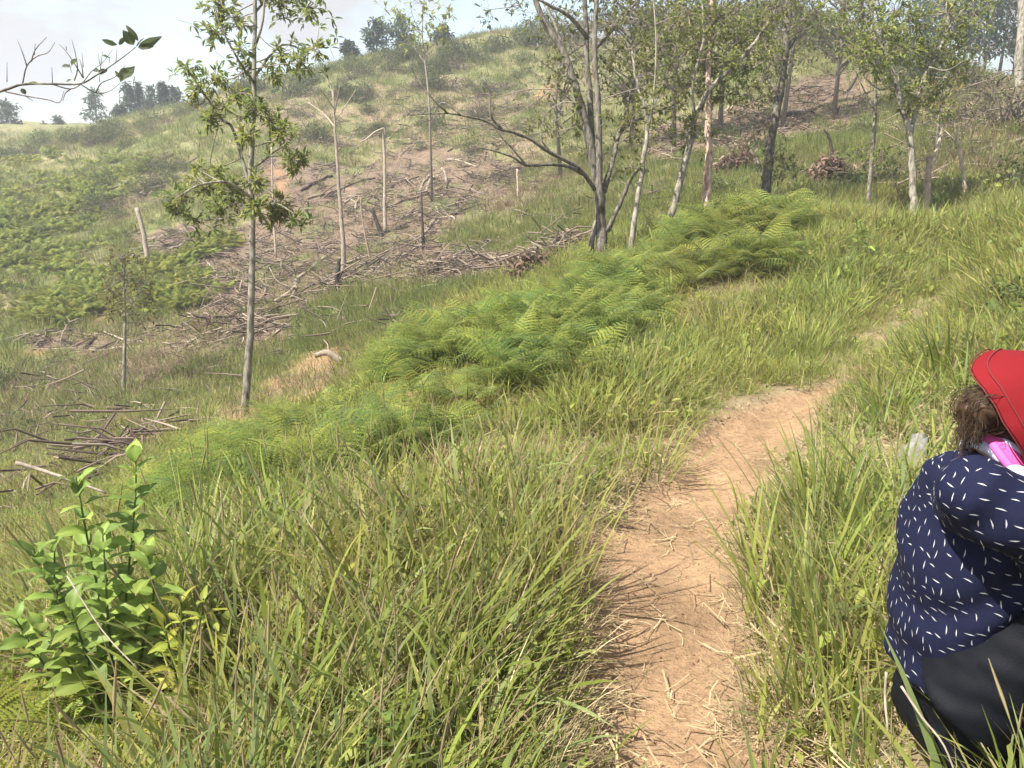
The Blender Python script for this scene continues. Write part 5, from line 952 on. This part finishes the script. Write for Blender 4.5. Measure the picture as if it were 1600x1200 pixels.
# body: one continuous skin surface
mb = MB(); loft(mb, [pel - [0, 0, .02], wai, mid, che, upp, nkb], [.068, .062, .062, .066, .065, .045], [.12, .095, .10, .12, .11, .055]); tube(mb, [nkb - [.02, 0, .04], nck, hed], [.056, .05, .05], 16)
ellipsoid(mb, hed, (.092, .073, .112), HR); ellipsoid(mb, hp(.03, 0, -.06), (.062, .055, .058), HR); ellipsoid(mb, hp(.098, 0, -.018), (.018, .013, .028), HR); ellipsoid(mb, hp(.088, 0, -.062), (.013, .024, .008), HR)
for s in (-1, 1): ellipsoid(mb, hp(-.005, s * .076, -.01), (.020, .009, .032), HR)
def arm(sh, el, wr, s):
    tube(mb, curve_pts([sh, (sh + el) / 2, el], 4), np.linspace(.048, .038, 9), 12); tube(mb, curve_pts([el, (el + wr) / 2, wr], 4), np.linspace(.038, .025, 9), 12); ax = (wr - el) / np.linalg.norm(wr - el); sd_ = np.array([0, 1.0, 0]); dn = np.cross(sd_, ax)
    tube(mb, [wr - ax * .01, wr + ax * .045, wr + ax * .085], [.024, .034, .030], 12)
    for k in range(4):
        o = (k - 1.5) * .018; L_ = (.068, .078, .074, .058)[k]; b0 = wr + ax * .07 + sd_ * o; tube(mb, curve_pts([b0, b0 + ax * L_ * .5 + dn * .008, b0 + ax * L_ * .85 + dn * .028], 3), np.linspace(.0085, .0065, 7), 8)
    b0 = wr + ax * .02 - sd_ * s * .026; tube(mb, curve_pts([b0, b0 - sd_ * s * .022 + ax * .03, b0 - sd_ * s * .024 + ax * .058 + dn * .012], 3), np.linspace(.011, .008, 7), 8)
arm(shR, elR, wrR, 1); arm(shL, elL, wrL, -1)
for h_, k_, a_ in ((hpR, knR, anR), (hpL, knL, anL)): tube(mb, [h_, (h_ + k_) / 2, k_], [.065, .058, .045], 12); tube(mb, [k_, (k_ + a_) / 2, a_], [.05, .048, .035], 12)
link('body', remesh(mb, 'body', .006, 3, M_SKIN), pt)
for s in (-1, 1):
    mb = MB(); ellipsoid(mb, hp(.084, s * .030, .006), (.010, .014, .009), HR, 12, 8, (.7, .68, .65)); ellipsoid(mb, hp(.092, s * .030, .006), (.004, .006, .006), HR, 10, 6, (.03, .018, .012)); e_ = link('eye', mb.mesh('eye', M_SCARF, True), pt)
    mb = MB(); tube(mb, [hp(.086, s * .014, .026), hp(.091, s * .030, .031), hp(.078, s * .046, .026)], [.002, .003, .002], 6, (.05, .03, .02)); link('eyebrow', mb.mesh('eyebrow', M_SCARF, True), pt)
# trousers
mb = MB(); loft(mb, [pel - [0, 0, .02], pel + [-.004, 0, .04], Qp(1484,1000,YB) - base, Qp(1484,950,YB) - base], [.096, .094, .078, .07], [.168, .160, .135, .12]); ellipsoid(mb, pel - [0, 0, .015], (.104, .170, .10)); ellipsoid(mb, pel + [.012, -.075, -.045], (.098, .095, .09)); ellipsoid(mb, pel + [.012, .075, -.045], (.098, .095, .09))
for h_, k_, a_ in ((hpR, knR, anR), (hpL, knL, anL)): tube(mb, curve_pts([h_, (h_ + k_) / 2 + [0, 0, .01], k_], 4), np.linspace(.105, .070, 9), 18); tube(mb, curve_pts([k_, (k_ + a_) / 2 - [.0, 0, .01], a_], 4), np.linspace(.070, .05, 9), 18)
wr_ = lambda c: .006 * (fbm(c[:, 0] * 16 + c[:, 2] * 20, c[:, 1] * 12 + c[:, 2] * 6, 301, 3) - .5) * 2 + .0014 * np.sin(c[:, 2] * 130 + 8 * fbm(c[:, 0] * 9, c[:, 1] * 9, 305, 2)) * smooth(.02, .12, c[:, 2]) * (c[:, 0] < .12)
link('trousers', remesh(mb, 'trousers', .008, 6, M_BLACK, wr_), pt)
for a_, k_ in ((anR, knR), (anL, knL)):
    mb = MB(); ellipsoid(mb, a_ + [.07, 0, -.012], (.125, .045, .040)); ellipsoid(mb, a_ + [0, 0, .01], (.05, .045, .05)); link('shoe', remesh(mb, 'shoe', .008, 3, M_BLACK), pt)
# blouse
mb = MB(); hem = Qp(1492,1040,YB) - base; wai = Qp(1491,965,YB) - base; loft(mb, [hem, (hem + wai) / 2, wai, mid, (mid + che) / 2, che, upp, (upp + nkb) / 2, nkb], [.108, .102, .098, .092, .095, .090, .073, .060, .048], [.182, .174, .164, .157, .162, .168, .155, .122, .07], 32)
for sh, el, wr in ((shR, elR, wrR), (shL, elL, wrL)): tube(mb, curve_pts([che * .25 + upp * .75, sh, (sh + el) / 2 + [0, 0, .008], el], 4), np.r_[np.linspace(.064, .066, 5), np.linspace(.064, .052, 8)], 20); tube(mb, curve_pts([el, (el + wr) / 2, wr], 4), np.linspace(.052, .038, 9), 16)
def fold(c):
    a = fbm(c[:, 0] * 9 + c[:, 2] * 7, c[:, 1] * 8 - c[:, 2] * 9, 311, 3) - .5; b_ = np.sin((c[:, 2] * .8 - c[:, 0] * .9) * 60 + 5 * fbm(c[:, 0] * 6, c[:, 2] * 6 + c[:, 1] * 4, 315, 2)); lo = smooth(.42, .12, c[:, 2])
    return .013 * a + .005 * b_ * (1 - lo) + lo * .006 * np.sin(np.arctan2(c[:, 1], c[:, 0] + .0) * 9 + c[:, 2] * 14)
bl = remesh(mb, 'blouse', .007, 6, M_NAVY, fold); blo = link('blouse', bl, pt)
# feather dashes of the print, 0.6 mm proud of the cloth
bl.calc_loop_triangles(); k = len(bl.loop_triangles); ti = np.empty(k * 3, np.int32); bl.loop_triangles.foreach_get('vertices', ti); ti = ti.reshape(-1, 3); co = np.empty(len(bl.vertices) * 3, np.float32); bl.vertices.foreach_get('co', co); co = co.reshape(-1, 3); no = np.empty(len(co) * 3, np.float32); bl.vertex_normals.foreach_get('vector', no); no = no.reshape(-1, 3)
A_, B_, C_ = co[ti[:, 0]], co[ti[:, 1]], co[ti[:, 2]]; ar = np.linalg.norm(np.cross(B_ - A_, C_ - A_), axis=1); pr = RNG.choice(k, 9000, p=ar / ar.sum()); cand = (A_ + B_ + C_)[pr] / 3; cn = no[ti[pr, 0]]; acc = []; grid = {}
for i in range(len(cand)):
    key = tuple(np.floor(cand[i] / .0172).astype(int)); ok = True
    for dx in (-1, 0, 1):
        for dy in (-1, 0, 1):
            for dz in (-1, 0, 1):
                for j in grid.get((key[0] + dx, key[1] + dy, key[2] + dz), ()):
                    if ((cand[i] - cand[j]) ** 2).sum() < .0172 ** 2: ok = False; break
                if not ok: break
            if not ok: break
        if not ok: break
    if ok: grid.setdefault(key, []).append(i); acc.append(i)
mb = MB()
for w, i in enumerate(acc):
    n_ = cn[i]; dn = np.array([0, 0, -1.0]) - n_ * (-n_[2]); dn /= np.linalg.norm(dn) + 1e-6; sdv = np.cross(n_, dn); ang = (.25 if w % 2 else 1.45) + RNG.normal() * .16; u = dn * math.cos(ang) + sdv * math.sin(ang); v_ = np.cross(n_, u)
    L_ = .0078 * (.8 + .4 * RNG.random()); c0 = cand[i] + n_ * .0012; cv = .0007 * (1 if RNG.random() < .5 else -1)
    top = [(-1, 0), (-.5, .0008), (.2, .0013), (1, 0)]; bot = [(.2, -.0010), (-.5, -.0006)]
    vs = [c0 + u * L_ * a + v_ * (b + cv * (1 - a * a)) for a, b in top + bot]; mb.add(vs, [np.array([(0, 1, 5)]), np.array([(2, 3, 4)]), np.array([(1, 2, 4, 5)])])
link('feather_print', mb.mesh('feather_print', M_WHITE), blo, kind='stuff')
# hair, bun and loose strands
mb = MB(); ellipsoid(mb, hp(-.012, 0, .008), (.094, .082, .118), HR); ellipsoid(mb, hp(-.045, 0, -.045), (.055, .066, .07), HR); bun = Qp(1534,640,1.33) - base; ellipsoid(mb, bun, (.036, .038, .034)); tube(mb, [bun, hp(-.07, 0, -.01)], [.03, .045], 12)
hm = lambda c: .0022 * np.sin(c[:, 2] * 190 + c[:, 0] * 120 + 9 * fbm(c[:, 0] * 14, c[:, 1] * 14 + c[:, 2] * 9, 321, 2)) 
hm_me = remesh(mb, 'hair', .005, 2, M_HAIR, hm); h_ = link('hair', hm_me, pt)
mb = MB()
for i in range(240):
    a = RNG.random() * 6.28; ring = np.array([math.cos(a) * .022, RNG.normal() * .016, math.sin(a) * .022]); 
    s0 = bun + ring; tipn = Qp(1505 + RNG.normal() * 9, 695 + RNG.normal() * 14, 1.30 + RNG.normal() * .02) - base if i < 180 else Qp(1530 + RNG.normal() * 3, 690 + RNG.normal() * 6, 1.27) - base
    tube(mb, curve_pts([s0, bun + [-.018 + RNG.normal() * .010, RNG.normal() * .016, -.028 + RNG.normal() * .012], (bun + tipn) / 2 + RNG.normal(size=3) * .006 - [.008, 0, .0], tipn], 3), np.linspace(.0007, .0003, 10), 3)
for i in range(110):
    a0 = RNG.random() * 6.28; c_ = [bun + np.array([math.cos(a0 + q) * (.0355 + .003 * (i % 3) / 2), RNG.normal() * .006 + (.034 - i * .0006), math.sin(a0 + q) * .036]) for q in np.linspace(0, 2.6, 6)]; tube(mb, curve_pts(c_, 2), .0006, 3)
link('loose_strands', mb.mesh('loose_strands', M_HAIR, True), h_)
mb = MB()
for i in range(7): ellipsoid(mb, hp(-.075 - .006 * math.sin(i), -.070 + i * .016 - .0, .022 - .006 * abs(i - 3) * .5) + HF * -.012, (.0035, .0035, .0035), None, 8, 6, (.62, .50, .34))
link('hair_band', mb.mesh('hair_band', M_SCARF, True), h_)
HUx, HFx, HSx = HU, HF, HS
_p = 1.02; HF = np.array([math.cos(_p), 0, -math.sin(_p)]); HU = np.array([math.sin(_p), 0, math.cos(_p)]); _r = .42; HU, HS = HU * math.cos(_r) - HSx * math.sin(_r), HSx * math.cos(_r) + HU * math.sin(_r)
# hat: soft crown and a wide drooping brim with a fold at the back
ph = np.arange(64) * 2 * math.pi / 64; prof = [(.0, .150), (.045, .148), (.075, .138), (.094, .112), (.100, .075), (.103, .045), (.106, .026), (.113, .010), (.121, -.012), (.130, -.040), (.137, -.064)]
vs = []
for i, (r, z) in enumerate(prof):
    k_ = max(0, i - 6) / 4.0; bk = np.exp(-((np.abs(((ph - math.pi + math.pi) % (2 * math.pi)) - math.pi)) / .5) ** 2)   # around the nape
    wav = .016 * np.sin(3 * ph + .6) * k_ + .006 * np.sin(7 * ph) * k_; rr = r * (1 + .03 * np.sin(2 * ph + 1)) + .004 * np.sin(5 * ph + i) * (i < 6); lift = .020 * k_ * np.exp(-((ph - 2.55) / .45) ** 2)
    vs.append(hed + (HF * 0.005) + (rr * np.cos(ph))[:, None] * HF + (rr * .9 * np.sin(ph))[:, None] * HS + (z + .0 + wav * .6 + lift)[:, None] * HU)
vs = np.concatenate(vs); n_ = 64; i = np.arange(len(prof) - 1)[:, None] * n_ + np.arange(n_)[None]; j = np.arange(len(prof) - 1)[:, None] * n_ + (np.arange(n_)[None] + 1) % n_
vs = vs + .004 * (np.stack([fbm(vs[:, 0] * 22 + 5 * k_ + 9, vs[:, 2] * 22 + vs[:, 1] * 15, 401 + k_, 3) for k_ in range(3)], -1) - .5) * 2
me = new_mesh('hat', vs, [np.stack([i, i + n_, j + n_, j], -1).reshape(-1, 4)], M_RED, None, True); ho = link('hat', me, pt); so = ho.modifiers.new('t', 'SOLIDIFY'); so.thickness = .003; ss = ho.modifiers.new('s', 'SUBSURF'); ss.levels = 1; ss.render_levels = 1
mb = MB()
for i in (5, 7, 9, 10): q = vs[i * 64:(i + 1) * 64]; q = np.vstack([q, q[:1]]); tube(mb, q + (q - hed) * .012, .0013, 5, (.12, .008, .010), cap=False)
link('stitching', mb.mesh('stitching', M_SCARF), ho)
HU, HF, HS = HUx, HFx, HSx
# scarf: twisted pink and white bands round the neck, knotted in front, tail hanging
mb = MB(); PK, WH = (.66, .085, .30), (.60, .58, .74); nc = (nkb * .55 + nck * .45); ax = (nck - nkb) / np.linalg.norm(nck - nkb); e1 = np.cross([0, 1.0, 0], ax); e1 /= np.linalg.norm(e1); e2 = np.array([0, 1.0, 0])
for b_, (colr, off, rad) in enumerate([(WH, -.014, .010), (PK, .002, .011), (PK, .016, .009), (WH, .024, .006)]):
    a = np.linspace(0, 2 * math.pi, 33); lp = nc + (np.cos(a) * (.070 + .004 * np.sin(4 * a + b_)))[:, None] * e1 + (np.sin(a) * .066)[:, None] * e2 + (off + .012 * np.sin(a * 2 + b_ * 1.3) * .5)[:, None] * ax - (.5 + .5 * np.cos(a))[:, None] * np.array([0, 0, .035]); tube(mb, lp, rad, 10, colr)
kn = Qp(1588,742,1.20) - base; ellipsoid(mb, kn, (.020, .018, .016), None, 16, 10, WH); ellipsoid(mb, kn + [.004, -.006, -.010], (.017, .015, .014), None, 16, 10, PK)
tube(mb, curve_pts([Qp(1552,695,1.25) - base, Qp(1566,715,1.225) - base, kn], 4), [.007] * 9, 8, PK); tube(mb, curve_pts([kn, kn + [.012, -.012, -.035], kn + [.03, -.015, -.075]], 4), np.linspace(.012, .022, 9), 8, PK); tube(mb, curve_pts([kn, kn + [.03, -.008, -.03], kn + [.055, -.01, -.05]], 4), np.linspace(.010, .016, 9), 8, WH)
link('scarf', remesh(mb, 'scarf', .004, 1, M_SCARF) if False else mb.mesh('scarf', M_SCARF, True), pt)
# ------------------------------------------------------------------ the hazy air
zs = V[:, 2]; lo, hi = np.array([-262, -32, zs.min() - 1.0]), np.array([262, 422, max(zs.max(), 20.0) + 4.0])
bv = [(x_, y_, z_) for z_ in (lo[2], hi[2]) for y_ in (lo[1], hi[1]) for x_ in (lo[0], hi[0])]
m, t, o = mat('haze_air'); pv = N('ShaderNodeVolumePrincipled', t); pv.inputs['Color'].default_value = (.90, .94, 1.0, 1); pv.inputs['Density'].default_value = .0030; pv.inputs['Anisotropy'].default_value = .3
t.links.new(pv.outputs[0], o.inputs['Volume'])
link('haze', new_mesh('haze', bv, [np.array([(0, 2, 3, 1), (4, 5, 7, 6), (0, 1, 5, 4), (2, 6, 7, 3), (0, 4, 6, 2), (1, 3, 7, 5)])], m), kind='stuff', label='thin bright haze in the air over the valley', category='haze')
